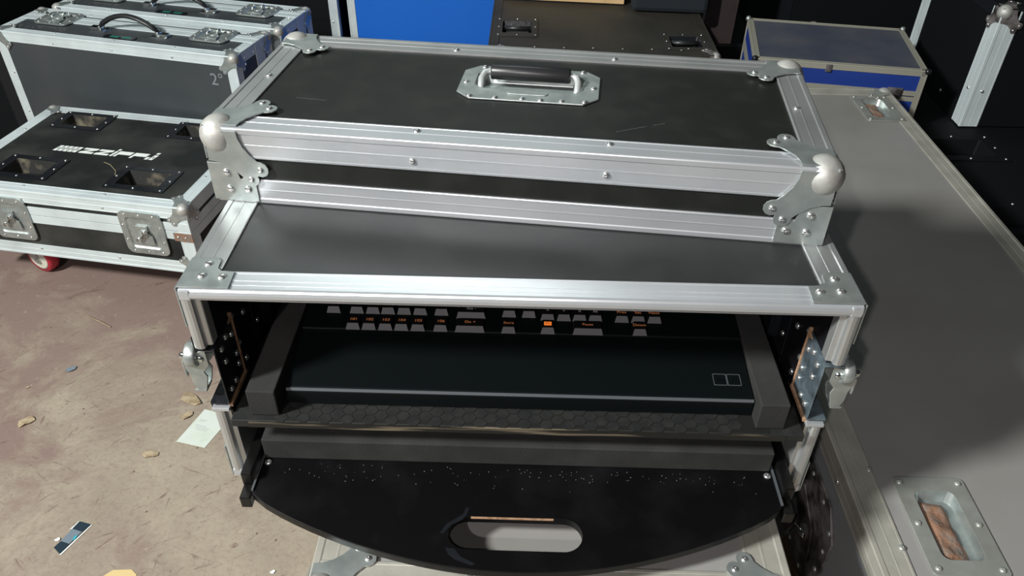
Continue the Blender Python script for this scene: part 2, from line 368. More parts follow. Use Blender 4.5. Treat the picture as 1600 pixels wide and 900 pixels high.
# ================================================================== RACK CASE (open front), origin = front top left corner, z down
W, H, D = 0.55, 0.2292, 0.42
rack = thing('rack_case', 'open-fronted black rack flight case with aluminium edges, holding a lighting console on its shelf', 'flight case', (0, 0, -H))
T = 0.012
tp = obj('top_panel', MB().box(0, W, 0.003, D, H-T, H), 'panel_painted_sheen', rack)
obj('bottom_panel', MB().box(0, W, 0.003, D, 0, T), 'case_black', rack)
obj('back_panel', MB().box(T, W-T, D-T, D, T, H-T), 'case_black', rack)
dz0, dz1 = H-0.131, H-0.065      # latch dish span
for sx in (0, 1):
    x0, x1 = (0, T) if sx == 0 else (W-T, W)
    p = obj('side_panel', MB().box(x0, x1, 0.003, D-T, T, H-T), 'panel_side', rack)
    cut(p, [(x0-0.01, x1+0.01, -0.01, 0.041, dz0, dz1)])
# outer trims
edge_trim(rack, (0, 0.026, H), (0, D, H), X, -Z, 0.027, 0.027, 'alu', [(0.12, 'b'), (0.3, 'b')])
edge_trim(rack, (W, 0.026, H), (W, D, H), -X, -Z, 0.027, 0.027, 'alu', [(0.12, 'b'), (0.3, 'b')])
edge_trim(rack, (0, D, H), (W, D, H), -Y, -Z, 0.027, 0.027, 'alu', [(0.2, 'a'), (0.36, 'a')])
edge_trim(rack, (0, 0.0, 0), (0, D, 0), X, Z, 0.027, 0.027, 'alu')
edge_trim(rack, (W, 0.0, 0), (W, D, 0), -X, Z, 0.027, 0.027, 'alu')
edge_trim(rack, (0, D, 0), (W, D, 0), -Y, Z, 0.027, 0.027, 'alu')
edge_trim(rack, (0, D, 0), (0, D, H), X, -Y, 0.027, 0.027, 'alu')
edge_trim(rack, (W, D, 0), (W, D, H), -X, -Y, 0.027, 0.027, 'alu')
# front frame: rounded lip with an inner return.  profile in (inward s, back y)
def lip_profile(leg, ret=0.028):
    t = 0.0014
    return [(-t, leg), (-t, 0.0), (-t*0.6, -0.0020), (0.0006, -0.0032), (0.003, -0.0042), (0.0060, -0.0042), (0.0082, -0.0032), (0.0090, -0.0012),
            (0.0092, 0.0015), (0.0132, 0.0022), (0.0138, 0.0030), (0.0138, ret), (0.0124, ret), (0.0122, 0.0045), (0.0, 0.0045), (0.0, leg*0.10+0.004),
            (0.0, leg*0.5), (0.0, leg)]
def lip(p0, p1, din, leg, ret=0.012, mt='alu_bright'):
    p0, p1, din = Vector(p0), Vector(p1), Vector(din); d = p1-p0
    mb = MB(frame(p0, din, Y, d.normalized())).prism(lip_profile(leg, ret), 0, d.length)
    o = obj('front_frame', mb, mt, rack); return o
ft = lip((0, 0, H), (W, 0, H), -Z, 0.022)
# raised ridges along the top leg of the front frame
rg = MB()
for a, b in ((0.0045, 0.0062), (0.0105, 0.0125), (0.0205, 0.0222)): rg.box(0.001, W-0.001, a, b, H+0.0013, H+0.0019)
obj('frame_ridge', rg, 'alu_bright', ft)
lip((0, 0, 0), (W, 0, 0), Z, 0.022)
for x, din in ((0, X), (W, -X)):
    lip((x, 0, dz1+0.003), (x, 0, H), din, 0.026, 0.013, 'alu'); lip((x, 0, 0), (x, 0, dz0-0.003), din, 0.026, 0.028, 'alu')
    for z_ in (0.0, H-0.0094): obj('frame_corner', MB(frame((x, 0, z_), din, Y, Z)).box(-0.0006, 0.0094, -0.0043, 0.0040, 0, 0.0100), 'alu_bright', rack, bevel=0.0014)
# corner brackets on top front corners and outer sides
def bracket(c, a, b, n, pts, riv, mt='zinc', rr=0.0036, parent=rack, name='corner_bracket'):
    c, a, b, n = map(Vector, (c, a, b, n))
    o = obj(name, MB(frame(c + n*0.0021, a, b, n)).prism(pts, 0, 0.0013), mt, parent, bevel=0.0004)
    for u, v in riv: rivet(o, frame(c + n*0.0034 + a*u + b*v, a, b, n), rr)
    return o
BP = [(-0.0015, -0.0015), (0.041, -0.0015), (0.0395, 0.0205), (0.0285, 0.0215), (0.0245, 0.025), (0.0235, 0.036), (0.020, 0.040), (-0.0015, 0.040)]
BR = [(0.015, 0.030), (0.0145, 0.0135), (0.0315, 0.0125)]
bracket((0, 0, H), X, Y, Z, BP, BR); bracket((W, 0, H), -X, Y, Z, BP, BR)
bracket((0, 0, H), Y, -Z, -X, BP, BR); bracket((W, 0, H), Y, -Z, X, BP, BR)
bracket((0, 0, 0), Y, Z, -X, BP, BR); bracket((W, 0, 0), Y, Z, X, BP, BR)
for cx_ in (0, 1):
    for cz_ in (0, 1): ball_corner(rack, (cx_*W, D, cz_*H), X*(1-2*cx_), -Y, Z*(1-2*cz_), 1.0)
# latch dishes let into the sides, seen from inside
for sx, mt in ((0, 'dish_black'), (1, 'dish_blue')):
    s = 1 if sx == 0 else -1; xo = 0 if sx == 0 else W
    F = frame((xo, 0, 0), X*s, Y, Z)
    mb = MB(F)
    mb.box(0.0135, 0.0148, -0.002, 0.043, dz0, dz1)          # inner wall of the dish
    mb.box(-0.0028, 0.0140, 0.0415, 0.0430, dz0, dz1)
    mb.box(-0.0028, 0.0140, -0.002, 0.0430, dz1-0.0014, dz1); mb.box(-0.0028, 0.0140, -0.002, 0.0430, dz0, dz0+0.0014)
    mb.box(-0.0036, -0.0022, 0.041, 0.056, dz0-0.012, dz1+0.012); mb.box(-0.0036, -0.0022, 0.0, 0.043, dz1-0.001, dz1+0.012); mb.box(-0.0036, -0.0022, 0.0, 0.043, dz0-0.012, dz0+0.001)
    dish = obj('latch_dish', mb, mt, rack, bevel=0.0004, label='black recessed latch dish' if sx == 0 else 'bluish steel recessed latch dish')
    e = MB(F)
    e.box(0.0125, 0.0158, 0.0431, 0.0450, dz0-0.002, dz1+0.004)
    e.at(frame((0.0150, 0, 0), Y, Z, X)).prism([(0.0450, dz1+0.004), (0.0450, dz1-0.006), (0.0330, dz1)], 0, 0.0006)
    obj('wood_edge', MB(F).box(0.0125, 0.0164, 0.0, 0.0450, dz0-0.0040, dz0-0.0004), 'ply', dish)
    obj('wood_edge', e, 'ply', dish, label='bare plywood edge')
    for yy, zz in ((0.011, dz1-0.010), (0.024, dz1-0.007), (0.036, dz1-0.014), (0.013, dz1-0.026), (0.037, dz0+0.028), (0.036, dz0+0.016), (0.022, dz0+0.008), (0.010, dz0+0.009)):
        rivet(dish, frame(F @ Vector((0.0148, yy, zz)), Y, Z*s, X*s), 0.0033)
    # keeper of the butterfly latch, standing out of the side
    k = MB(F)
    k.at(frame((-0.0095, 0.0075, dz1-0.013), Y, Z, X)).lathe([(0.0105, -0.005), (0.0118, -0.003), (0.0118, 0.003), (0.0105, 0.005)], 20)
    kp = [(0.004, dz1-0.004), (0.004, dz1-0.022), (-0.002, dz1-0.030), (0.000, dz1-0.036), (-0.004, dz1-0.052), (-0.012, dz1-0.054), (-0.015, dz1-0.045), (-0.0155, dz1-0.034), (-0.020, dz1-0.022), (-0.017, dz1-0.012)]
    k.at(frame((0, 0.004, 0), X, Z, -Y)).prism(kp, 0, 0.0018)
    k.at(frame((0, 0.0165, 0), X, Z, -Y)).prism([(a, b) for a, b in kp if b < dz1-0.02] + [(-0.018, dz1-0.018), (0.004, dz1-0.018)], 0, 0.0016)
    k.at(Matrix()).box(-0.0195, -0.0175, 0.002, 0.0165, dz1-0.036, dz1-0.018)
    k.at(Matrix()).box(-0.0150, -0.0045, 0.002, 0.0165, dz1-0.0545, dz1-0.052)
    kk = obj('latch_keeper', k, 'zinc', rack, bevel=0.0006)
    rivet(kk, frame(F @ Vector((-0.002, 0.0022, dz1-0.014)), X*s, -Z*s, -Y), 0.0036, 'chrome')
    rivet(kk, frame(F @ Vector((-0.0155, 0.0022, dz1-0.011)), X*s, -Z*s, -Y), 0.0042, 'chrome')
    obj('frame_cap', MB(F).box(-0.002, 0.0142, -0.0046, 0.030, dz0-0.0065, dz0-0.0028), 'alu_bright', rack, bevel=0.0006)
    # back of the recessed carrying handle, deeper inside
    h = MB(frame((xo, 0, 0), X*s, Y, Z)); hy, hz = 0.165, H-0.098
    hh = MB(frame(F @ Vector((0.0122, hy, hz)), Y, Z, X*s))
    hh.prism(rrect(0.150, 0.105, 0.018), 0, 0.002); hh.prism(rrect(0.112, 0.078, 0.014), 0.002, 0.013)
    hd = obj('handle_dish', hh, 'dish_black', rack, bevel=0.001)
    for a in range(10):
        th = 2*math.pi*(a+0.5)/10; yy = 0.058*math.cos(th)*1.12; zz = 0.046*math.sin(th)
        yy = max(-0.066, min(0.066, yy*1.15)); zz = max(-0.045, min(0.045, zz*1.2))
        rivet(hd, frame(F @ Vector((0.0142 if abs(yy) > 0.057 or abs(zz) > 0.040 else 0.0252, hy+yy, hz+zz)), Y, Z*s, X*s), 0.0030)
    for yy, zz in ((0.050, H-0.070), (0.076, H-0.086), (0.052, H-0.104), (0.060, H-0.130)):
        rivet(rack, frame(F @ Vector((0.012, yy, zz)), Y, Z*s, X*s), 0.0036)
    # foot of the front frame seen low inside the opening
    pl = MB(F).box(0.0125, 0.0142, 0.001, 0.043, 0.012, dz0-0.008)
    pp = obj('inner_plate', pl, 'alu', rack, bevel=0.0005)
    for yy, zz in ((0.028, 0.076), (0.026, 0.058), (0.030, 0.035)): rivet(pp, frame(F @ Vector((0.0142, yy, zz)), Y, Z*s, X*s), 0.0016)
    rs = MB(F)
    for q in (0.046, 0.052): rs.box(0.013, 0.0155, q, q+0.003, 0.014, 0.085)
    obj('runner_bracket', rs, 'ply', rack)

# console shelf (fixed tray) resting in the case
tz = H-0.140
tray = thing('console_shelf', 'black plywood shelf with honeycomb-patterned surface carrying the lighting console', 'shelf', (0.0165, -0.0125, -H+tz))
TW = 0.517
obj('board', MB().box(0, TW, 0, 0.40, -0.0085, 0), 'tray_film', tray, bevel=0.0008)
obj('front_edge', MB().box(0.016, TW-0.016, -0.0004, 0.0012, -0.0080, -0.0004), 'edge_wear', tray, label='black paint worn through to bare wood')
hx = MB(); r = 0.0072
for i in range(42):
    for j in range(7):
        cx_, cy_ = 0.045 + i*r*1.5*0.93, 0.0045 + j*r*1.66 + (i % 2)*r*0.83
        if cx_ > TW-0.04: continue
        hx.prism([(cx_ + r*0.88*math.cos(R(60*q)), cy_ + r*0.80*math.sin(R(60*q))) for q in range(6)], 0.0001, 0.0005)
obj('honeycomb_film', hx, 'tray_film', tray)
obj('film_ground', MB().box(0.030, TW-0.030, 0.001, 0.14, -0.0001, 0.00012), 'hex_line', tray)
obj('shelf_runner', MB().box(-0.0022, 0.0, 0.010, 0.36, -0.006, 0.003), 'slide', tray); obj('shelf_runner', MB().box(TW, TW+0.0022, 0.010, 0.36, -0.006, 0.003), 'slide', tray)

# foam strips either side of the console
def foam_strip(x0, x1, lab):
    c = (x0+x1)/2
    hw = (x1-x0)/2
    s = MB().prism([(-hw, 0), (hw, 0), (hw, 0.36), (-hw, 0.36)], 0, 0.030)
    o = obj('foam_strip', s, 'foam', bevel=0.0012); o.location = (c, -0.006, -0.1395+Z0)
    return tag(o, lab, 'foam padding', 'foam strips beside the console')
foam_strip(0.0335, 0.0595, 'dark grey foam strip on the honeycomb shelf, at the console end with numbered keys')
foam_strip(0.4905, 0.5165, 'dark grey foam strip on the honeycomb shelf, beside the console logo badge')

# lighting console
con = thing('lighting_console', 'black lighting control console with orange-lettered keys, lying between two foam strips', 'lighting console', (0.277, 0.0085, -0.1395))
HW = 0.2125
def side_prism(pts, x0, x1): return MB(frame((x0, 0, 0), Y, Z, X)).prism(pts, 0, x1-x0)
obj('wrist_rest', side_prism([(0.0015, 0.001), (0.0, 0.003), (0.0, 0.0165), (0.0012, 0.0192), (0.004, 0.0202), (0.040, 0.0245), (0.066, 0.0285), (0.072, 0.0285), (0.072, 0.001)], -HW, HW), 'console', con, bevel=0.0008)
obj('painted_highlight', side_prism([(-0.0003, 0.0184), (0.0006, 0.0199), (0.0018, 0.0203), (0.0016, 0.0196), (0.0006, 0.0184)], -HW+0.0005, HW-0.0005), 'highlight_and_trim_grey', con)  # thin added strip painting the highlight along the rounded front edge
kb = obj('keypad_panel', side_prism([(0.0722, 0.001), (0.0722, 0.0310), (0.074, 0.0318), (0.34, 0.052), (0.34, 0.001)], -HW, HW), 'console', con, bevel=0.0006)
KEYS = [(0.084,0.098,0.102,''),(0.107,0.121,0.102,''),(0.123,0.137,0.102,''),(0.138,0.152,0.102,''),(0.154,0.168,0.102,''),(0.170,0.184,0.102,''),(0.191,0.205,0.102,''),
        (0.258,0.272,0.102,''),(0.2775,0.2915,0.102,''),(0.213,0.242,0.0985,'Go -'),(0.107,0.121,0.0795,'101'),(0.1225,0.1365,0.0795,'102'),(0.1385,0.1525,0.0795,'103'),
        (0.154,0.168,0.0795,'104'),(0.170,0.184,0.0795,'105'),(0.192,0.206,0.0795,'106'),(0.213,0.242,0.0795,'Go +'),(0.258,0.272,0.0795,'Store'),
        (0.296,0.310,0.0985,'<'),(0.312,0.326,0.0985,'\u25aa'),(0.3275,0.3415,0.0985,'II'),(0.343,0.357,0.0985,'AI'),(0.296,0.310,0.0800,'block'),(0.327,0.3565,0.0800,'Pause'),
        (0.369,0.383,0.0985,'Prev'),(0.385,0.399,0.0985,'Set'),(0.401,0.415,0.0985,'Next'),(0.385,0.399,0.0810,'Down')]
# further rows run on up the keypad, hidden from the photo by the case lip
for x0, x1 in ((0.084,0.098),(0.107,0.121),(0.123,0.137),(0.138,0.152),(0.154,0.168),(0.170,0.184),(0.191,0.205),(0.258,0.272),(0.2775,0.2915),(0.385,0.399)):
    KEYS.append((x0, x1, 0.126, ''))
for x0, x1, yy, t in KEYS:
    wd = x1-x0; cx_ = (x0+x1)/2 - 0.277; ly = yy - 0.0085
    zb = 0.0318 + (ly-0.074)*0.076
    dp = 0.0150; ht = 0.0062; b = 0.0018
    k = MB()
    v = [(-wd/2, 0, 0), (wd/2, 0, 0), (wd/2, dp, 0), (-wd/2, dp, 0), (-wd/2+b, 0.0028, ht), (wd/2-b, 0.0028, ht), (wd/2-b, dp-0.001, ht), (-wd/2+b, dp-0.001, ht)]
    k._add(v, [(0, 3, 2, 1), (4, 5, 6, 7), (1, 2, 6, 5), (2, 3, 7, 6), (3, 0, 4, 7)]); k.cur = 1; k._add(v, [(0, 1, 5, 4)])
    ko = obj('key', k, ['keycap_top', 'keycap_face'], con); ko.location = (cx_, ly, zb)
    if t and t != 'block':
        lm = 'legend_grey' if t in ('<', '\u25aa', 'II', 'AI', 'Go -') else 'legend'
        writing(t, 0.0052 if len(t) < 5 else 0.0046, Matrix.Translation((0, 0.0086, ht+0.0002)), ko, lm)
    elif t == 'block':
        bo = obj('lit_window', MB().box(-0.0036, 0.0036, 0.0060, 0.0112, ht, ht+0.0003), 'legend_block', ko, label='glowing orange key window')
        writing('M1', 0.0036, Matrix.Translation((0, 0.0086, ht+0.0004)), ko, 'keycap_top')
# raised badge: two square tiles
lg = MB(frame((0.185, 0.024, 0.0226), X, Vector((0, 0.994, 0.105)), Vector((0, -0.105, 0.994))))
lg.ring(rrect(0.0125, 0.0135, 0.001), rrect(0.0115, 0.0125, 0.0008), 0, 0.0005)
lg.at(Matrix.Translation((0.0128, 0, 0))).ring(rrect(0.0125, 0.0135, 0.001), rrect(0.0115, 0.0125, 0.0008), 0, 0.0005)
badge = obj('logo_badge', lg, 'highlight_and_trim_grey', con)
bm_ = frame((0.185, 0.024, 0.0232), X, Vector((0, 0.994, 0.105)), Vector((0, -0.105, 0.994)))
writing('m', 0.009, bm_, badge, 'console', name='badge_letter'); writing('A', 0.010, bm_ @ Matrix.Translation((0.0128, 0, 0)), badge, 'console', name='badge_letter')

# pull-out shelf with half-moon front
ps = thing('pull_out_shelf', 'black pull-out shelf with a rounded front edge and a slotted hand hole, below the console', 'shelf', (0.2765, 0.0, -0.2085))
hw = 0.2425
out = [(-hw, 0.36), (-hw, -0.046)]
for q in range(1, 32):
    a = q/32; out.append((-hw + 2*hw*a, -0.046 - 0.0735*(math.sin(math.pi*a)**0.80)))
out += [(hw, -0.046), (hw, 0.36)]
slot = [];  cxs, cys, sw, sh = 0.0, -0.0815, 0.118, 0.034
n_ = len(out)
bo = obj('board', MB().prism(out, 0, 0.0085), 'shelf', ps, bevel=0.0006)
# cut the stadium slot
cu = MB().prism(rrect(sw, sh, sh/2-0.0002, 10, cxs, cys), -0.02, 0.03); co = obj('cutter', cu, 'shelf')
md = bo.modifiers.new('c', 'BOOLEAN'); md.object = co; md.operation = 'DIFFERENCE'; md.solver = 'EXACT'
bo.parent = None; bpy.context.view_layer.update()
me = bpy.data.meshes.new_from_object(bo.evaluated_get(bpy.context.evaluated_depsgraph_get())); bo.modifiers.clear(); bo.data = me; bo.parent = ps
bpy.data.objects.remove(co)
sp = obj('slot_edge', MB().box(-0.040, 0.034, cys+sh/2-0.0004, cys+sh/2+0.0004, 0.0055, 0.0080), 'ply', ps, label='bare wood at the slot edge')
tape = MB().prism([(-0.066, -0.083), (-0.061, -0.0735), (-0.052, -0.0665), (-0.047, -0.0625), (-0.0445, -0.0555), (-0.042, -0.0560), (-0.044, -0.0640), (-0.048, -0.0690), (-0.0565, -0.0745), (-0.0625, -0.083)], 0.0085, 0.0089)
tape.prism([(-0.060, -0.0975), (-0.052, -0.0985), (-0.046, -0.1060), (-0.033, -0.1125), (-0.036, -0.1140), (-0.050, -0.1090), (-0.057, -0.1035)], 0.0085, 0.0089)
obj('tape_remnant', tape, 'dish_black', ps, label='torn dark tape around the slot')
for sx in (-1, 1):
    sl = obj('slide_rail', MB().box(*(sorted((sx*(hw+0.002), sx*(hw+0.012)))), -0.034, 0.36, 0.004, 0.020), 'slide', ps, bevel=0.001)
    obj('rail_stop', MB().box(*(sorted((sx*(hw+0.001), sx*(hw+0.011)))), -0.050, -0.034, -0.008, 0.006), 'slide', ps, bevel=0.001)
    obj('side_strip', MB().box(*(sorted((sx*(hw-0.0012), sx*(hw+0.0008)))), -0.044, 0.02, 0.0085, 0.0105), 'highlight_and_trim_grey', ps)
    rivet(ps, frame((sx*(hw-0.006), -0.010, 0.0085), X, Y, Z), 0.0036)
random.seed(11)
specks = MB()
for i in range(110):
    a = random.uniform(-hw+0.02, hw-0.02); b = -0.010 - abs(random.gauss(0, 0.011))
    if b < -0.045 - 0.06*math.cos(a/hw*1.3)**2 or (abs(a) < 0.062 and abs(b-cys) < 0.02): continue
    r_ = random.uniform(0.00015, 0.00045)
    specks.prism([(a + r_*random.uniform(0.6, 1.6)*math.cos(R(60*q+20)), b + r_*math.sin(R(60*q+20))) for q in range(6)], 0.0085, 0.0088)
obj('dust_specks', specks, 'dust_grey', ps, kind='stuff')
fo = obj('foam_block', MB().box(-0.241, 0.240, 0, 0.075, 0, 0.0255), 'foam', bevel=0.0012); fo.location = (0.2765, -0.005, -0.1999+Z0)
tag(fo, 'long dark grey foam block lying across the pull-out shelf', 'foam padding')

# ================================================================== LID lying on the rack case
lh = 0.0742; lid = thing('case_lid', 'detached black case lid with a recessed handle, lying on the open rack case', 'case lid', (-0.01012, 0.13871, 0.0024), -0.0986)
lh2 = lh - 0.0024; LD = H
pan = obj('panel', MB().box(0.0, W, 0.0, LD, 0.0005, lh2), ['panel'], lid)
cut(pan, [(0.222, 0.334, 0.106, 0.166, lh2-0.014, lh2+0.01)])
for (a, b, da, db, rv) in (((0,0,lh2),(W,0,lh2),Y,-Z,[(0.190,'a'),(0.360,'a'),(0.189,'b'),(0.359,'b')]), ((0,LD,lh2),(W,LD,lh2),-Y,-Z,[(0.19,'a'),(0.36,'a')]),
                           ((0,0,lh2),(0,LD,lh2),X,-Z,[(0.116,'a')]), ((W,0,lh2),(W,LD,lh2),-X,-Z,[(0.116,'a')])):
    edge_trim(lid, a, b, da, db, 0.0255, 0.0275, 'alu_bright' if da == Y else 'alu', rv, t=0.0016)
for (a, b, da, db) in (((0,0,0),(W,0,0),Y,Z), ((0,LD,0),(W,LD,0),-Y,Z), ((0,0,0),(0,LD,0),X,Z), ((W,0,0),(W,LD,0),-X,Z)):
    edge_trim(lid, a, b, da, db, 0.006, 0.023, 'alu_bright' if da == Y else 'alu', (), t=0.0016)
for i in (0, 1):
    for j in (0, 1):
        dx_, dy_ = X*(1-2*i), Y*(1-2*j); c_ = Vector((i*W, j*LD, lh2))
        ball_corner(lid, c_, dx_, dy_, -Z, 1.0, lift=0.0030)
        # angle plates on the lower corners
        LP = [(-0.003, -0.001), (0.040, -0.001), (0.040, 0.020), (0.026, 0.022), (0.022, 0.038), (-0.003, 0.038)]
        for a_, n_v in ((dx_, -dy_), (dy_, -dx_)):
            bracket((i*W, j*LD, 0.001), a_, Z, n_v, LP, [(0.014, 0.0285), (0.014, 0.0115), (0.0315, 0.0120)], parent=lid, name='corner_plate', rr=0.0037)
# spring handle in its dish
hc = (0.278, 0.1340, lh2)
hm = MB(Matrix.Translation(hc))
def cham(w_, h_, c): return [(w_/2-c, -h_/2), (w_/2, -h_/2+c), (w_/2, h_/2-c), (w_/2-c, h_/2), (-w_/2+c, h_/2), (-w_/2, h_/2-c), (-w_/2, -h_/2+c), (-w_/2+c, -h_/2)]
inn = [(a, b+0.006) for a, b in cham(0.108, 0.042, 0.008)]
hm.ring(cham(0.138, 0.080, 0.014), inn, 0.0004, 0.0019)
hm.bowl(inn, 0.0018, [(a, b+0.006) for a, b in cham(0.098, 0.032, 0.007)], -0.009)
hm.prism(rrect(0.040, 0.0080, 0.0038, 5, 0.0, -0.0235), 0.0019, 0.0030)
hp = obj('handle_dish', hm, 'zinc', lid, bevel=0.0005, label='recessed zinc handle dish')
for a, b in ((-0.055, -0.036), (-0.063, -0.004), (-0.050, 0.036), (-0.018, 0.037), (0.016, 0.037), (0.051, 0.036), (0.063, -0.002), (0.056, -0.035), (-0.030, -0.037), (0.014, -0.037), (-0.004, -0.0362), (0.034, -0.0362)):
    rivet(hp, Matrix.Translation((hc[0]+a, hc[1]+b, hc[2]+0.0019)), 0.0031)
bl = MB(Matrix.Translation(hc))
bl.tube([(-0.046, -0.012, -0.006), (-0.0475, -0.009, -0.001), (-0.048, 0.000, 0.005), (-0.046, 0.006, 0.008), (-0.041, 0.0085, 0.009), (0.041, 0.0085, 0.009), (0.046, 0.006, 0.008), (0.048, 0.000, 0.005), (0.0475, -0.009, -0.001), (0.046, -0.012, -0.006)], 0.0036, 12)
bw = obj('handle_bail', bl, 'bail', hp, label='chrome wire bail')
obj('handle_grip', MB(Matrix.Translation(hc)).tube([(-0.0395, 0.0085, 0.009), (-0.038, 0.0085, 0.009), (0.038, 0.0085, 0.009), (0.0395, 0.0085, 0.009)], [0.0066, 0.0075, 0.0075, 0.0066], 20), 'handle_rubber', hp, label='black rubber grip')
scr = MB()
for x0, y0, x1, y1 in ((0.365, 0.045, 0.392, 0.060), (0.398, 0.063, 0.409, 0.069), (0.06, 0.073, 0.09, 0.071)):
    d_ = Vector((x1-x0, y1-y0, 0)); n_v = Vector((-d_.y, d_.x, 0)).normalized()*0.00025
    scr._add([(x0-n_v.x, y0-n_v.y, lh2+0.0001), (x1-n_v.x, y1-n_v.y, lh2+0.0001), (x1+n_v.x, y1+n_v.y, lh2+0.0001), (x0+n_v.x, y0+n_v.y, lh2+0.0001)], [(0, 1, 2, 3)])
obj('scratch', scr, 'keycap_face', lid)

# ================================================================== caster helper
def caster(root, x, y, z, r, ang, mt='wheel'):
    c = obj('caster', MB(frame((x, y, z), Vector((math.cos(ang), math.sin(ang), 0)), Vector((-math.sin(ang), math.cos(ang), 0)), Z)).box(-0.035, 0.035, -0.030, 0.030, -0.004, 0), 'zinc', root, bevel=0.001)
    m = frame((x, y, z), Vector((math.cos(ang), math.sin(ang), 0)), Vector((-math.sin(ang), math.cos(ang), 0)), Z)
    top = -0.004; cz = -(z_floor(root, z)) + r if False else None
    f = MB(m); cz = caster.cz
    f.lathe([(0.018, -0.004), (0.020, -0.008), (0.018, -0.014)], 16)
    for sy in (-1, 1):
        f.at(frame((0, sy*0.0175, 0), X, Z, -Y)).prism([(-0.020, -0.012), (0.020, -0.012), (0.034, cz-0.006), (0.030, cz-0.012), (0.020, cz-0.012), (0.012, cz-0.002)], -0.0012, 0.0012)
    f.at(frame((0, 0, 0), X, Y, Z)).box(-0.020, 0.020, -0.0185, 0.0185, -0.015, -0.012)
    fo_ = obj('fork', f, 'zinc', c)
    wl = MB(m @ frame((0.025, 0, cz), X, Z, -Y)); 
    wl.lathe([(r*0.45, -0.014), (r*0.90, -0.0145), (r*0.98, -0.010), (r, 0.0), (r*0.98, 0.010), (r*0.90, 0.0145), (r*0.45, 0.014)], 32)
    wo = obj('wheel', wl, mt, c, label='red wheel')
    for sy in (-1, 1):
        hb = MB(m @ frame((0.025, sy*0.0145, cz), X, Z*(-sy), Y*sy) if sy > 0 else m @ frame((0.025, -0.0145, cz), X, Z, -Y))
        hb.lathe([(r*0.74, -0.001), (r*0.74, 0.0005), (r*0.60, 0.0014), (r*0.52, 0.0004), (r*0.50, 0.0008), (r*0.3, 0.001)], 28)
        obj('hub', hb, 'wheel_hub', wo if False else c, label='cream hub')
        ax = MB(m @ (frame((0.025, -0.0155, cz), X, Z, -Y) if sy < 0 else frame((0.025, 0.0155, cz), X, -Z, Y)))
        ax.lathe([(0.008, 0), (0.008, 0.004), (0.0045, 0.0042), (0.0045, 0.008)], 6, False)
        obj('axle_bolt', ax, 'chrome', c)
    return c
def z_floor(root, z): return z

# butterfly latch on a face: frame m has x right, y up, z outward
def latch(parent, m, w_=0.105, h_=0.105, mt='zinc', n_riv=10):
    a = MB(m)
    o_, i_ = rrect(w_, h_, 0.016), rrect(w_*0.72, h_*0.72, 0.010)
    a.ring(o_, i_, 0.0, 0.004); a.bowl(i_, 0.0038, rrect(w_*0.66, h_*0.66, 0.008), 0.0004)
    o = obj('latch', a, mt, parent, bevel=0.0005)
    for q in range(n_riv):
        t = 2*math.pi*(q+0.5)/n_riv; u = max(-1, min(1, 1.3*math.cos(t))); v = max(-1, min(1, 1.3*math.sin(t)))
        rivet(o, m @ Matrix.Translation((u*w_*0.43, v*h_*0.43, 0.004)), 0.0028)
    b = MB(m)
    b.prism([(-0.020*w_/0.105, -0.028), (0.022, -0.028), (0.020, -0.006), (0.008, 0.002), (-0.008, 0.002), (-0.022, -0.010)], 0.002, 0.0055)
    b.box(-0.016, 0.012, 0.012, 0.020, 0.001, 0.005)
    b.at(Matrix.Translation((0, 0, 0.004))).lathe([(0.012, 0), (0.012, 0.003), (0.006, 0.004)], 20)
    obj('latch_body', b, mt, o, bevel=0.0005)
    k = MB(m @ Matrix.Rotation(R(48), 4, 'Z'))
    k.box(-0.019, 0.019, -0.0012, 0.0012, 0.006, 0.016); k.tube([(-0.019, 0, 0.012), (-0.008, 0, 0.012)], 0.0045, 10); k.tube([(0.008, 0, 0.012), (0.019, 0, 0.012)], 0.0045, 10)
    obj('latch_key', k, 'chrome', o, label='bright butterfly key')
    return o

# recessed handle dish in a horizontal top: centre (x, y, z)
def top_dish(parent, x, y, z, w_, d_, mt='dish_black', inner='dust', rr=0.0028, bar=True, depth=0.03, riv=8, top_k=0.70, rim=0.0018, rad=0.004, lab=None):
    m = Matrix.Translation((x, y, z)); a = MB(m)
    a.ring(rrect(w_, d_, rad), rrect(w_*top_k, d_*top_k*0.92, rad), 0.0, rim)
    o = obj('handle_plate', a, mt, parent, bevel=0.0004)
    b = MB(m); b.bowl(rrect(w_*top_k, d_*top_k*0.92, rad), rim*0.9, rrect(w_*top_k*0.86, d_*top_k*0.66, rad), -depth)
    obj('recess', b, inner, o)
    pts = [(-1, -1), (0, -1), (1, -1), (1, 0), (1, 1), (0, 1), (-1, 1), (-1, 0)]
    for u, v in pts[:riv]: rivet(o, m @ Matrix.Translation((u*w_*0.44, v*d_*0.43, rim)), rr)
    return o

# ================================================================== ROAD CASE on red castors (front left)
zw, zd, zh = 0.60, 0.41, 0.175
zc = thing('road_case', 'low black road case on red castors, with white lettering across its scuffed top', 'flight case', (-1.0553, 1.0345, -0.70), -0.15)
body = obj('panel', MB().box(0, zw, 0, zd, 0.0005, zh), 'panel_old', zc)
dl = [(0.447, 0.100, 0.150, 0.098), (0.148, 0.058, 0.150, 0.098), (0.135, 0.352, 0.140, 0.090), (0.452, 0.352, 0.140, 0.090)]
dl = [(0.446, 0.100, 0.150, 0.100), (0.155, 0.054 + 0.046, 0.150, 0.100), (0.136, 0.345, 0.142, 0.088), (0.455, 0.345, 0.142, 0.088)]
cut(body, [(x-w_*0.36, x+w_*0.36, y-d_*0.33, y+d_*0.33, zh-0.032, zh+0.01) for x, y, w_, d_ in dl])
for x, y, w_, d_ in dl: top_dish(zc, x, y, zh + 0.0005, w_, d_)
full_trims(zc, zw, zd, zh, 0.030, 'alu_far', 2, which=(0, 1, 2, 3, 4, 5, 6, 7))
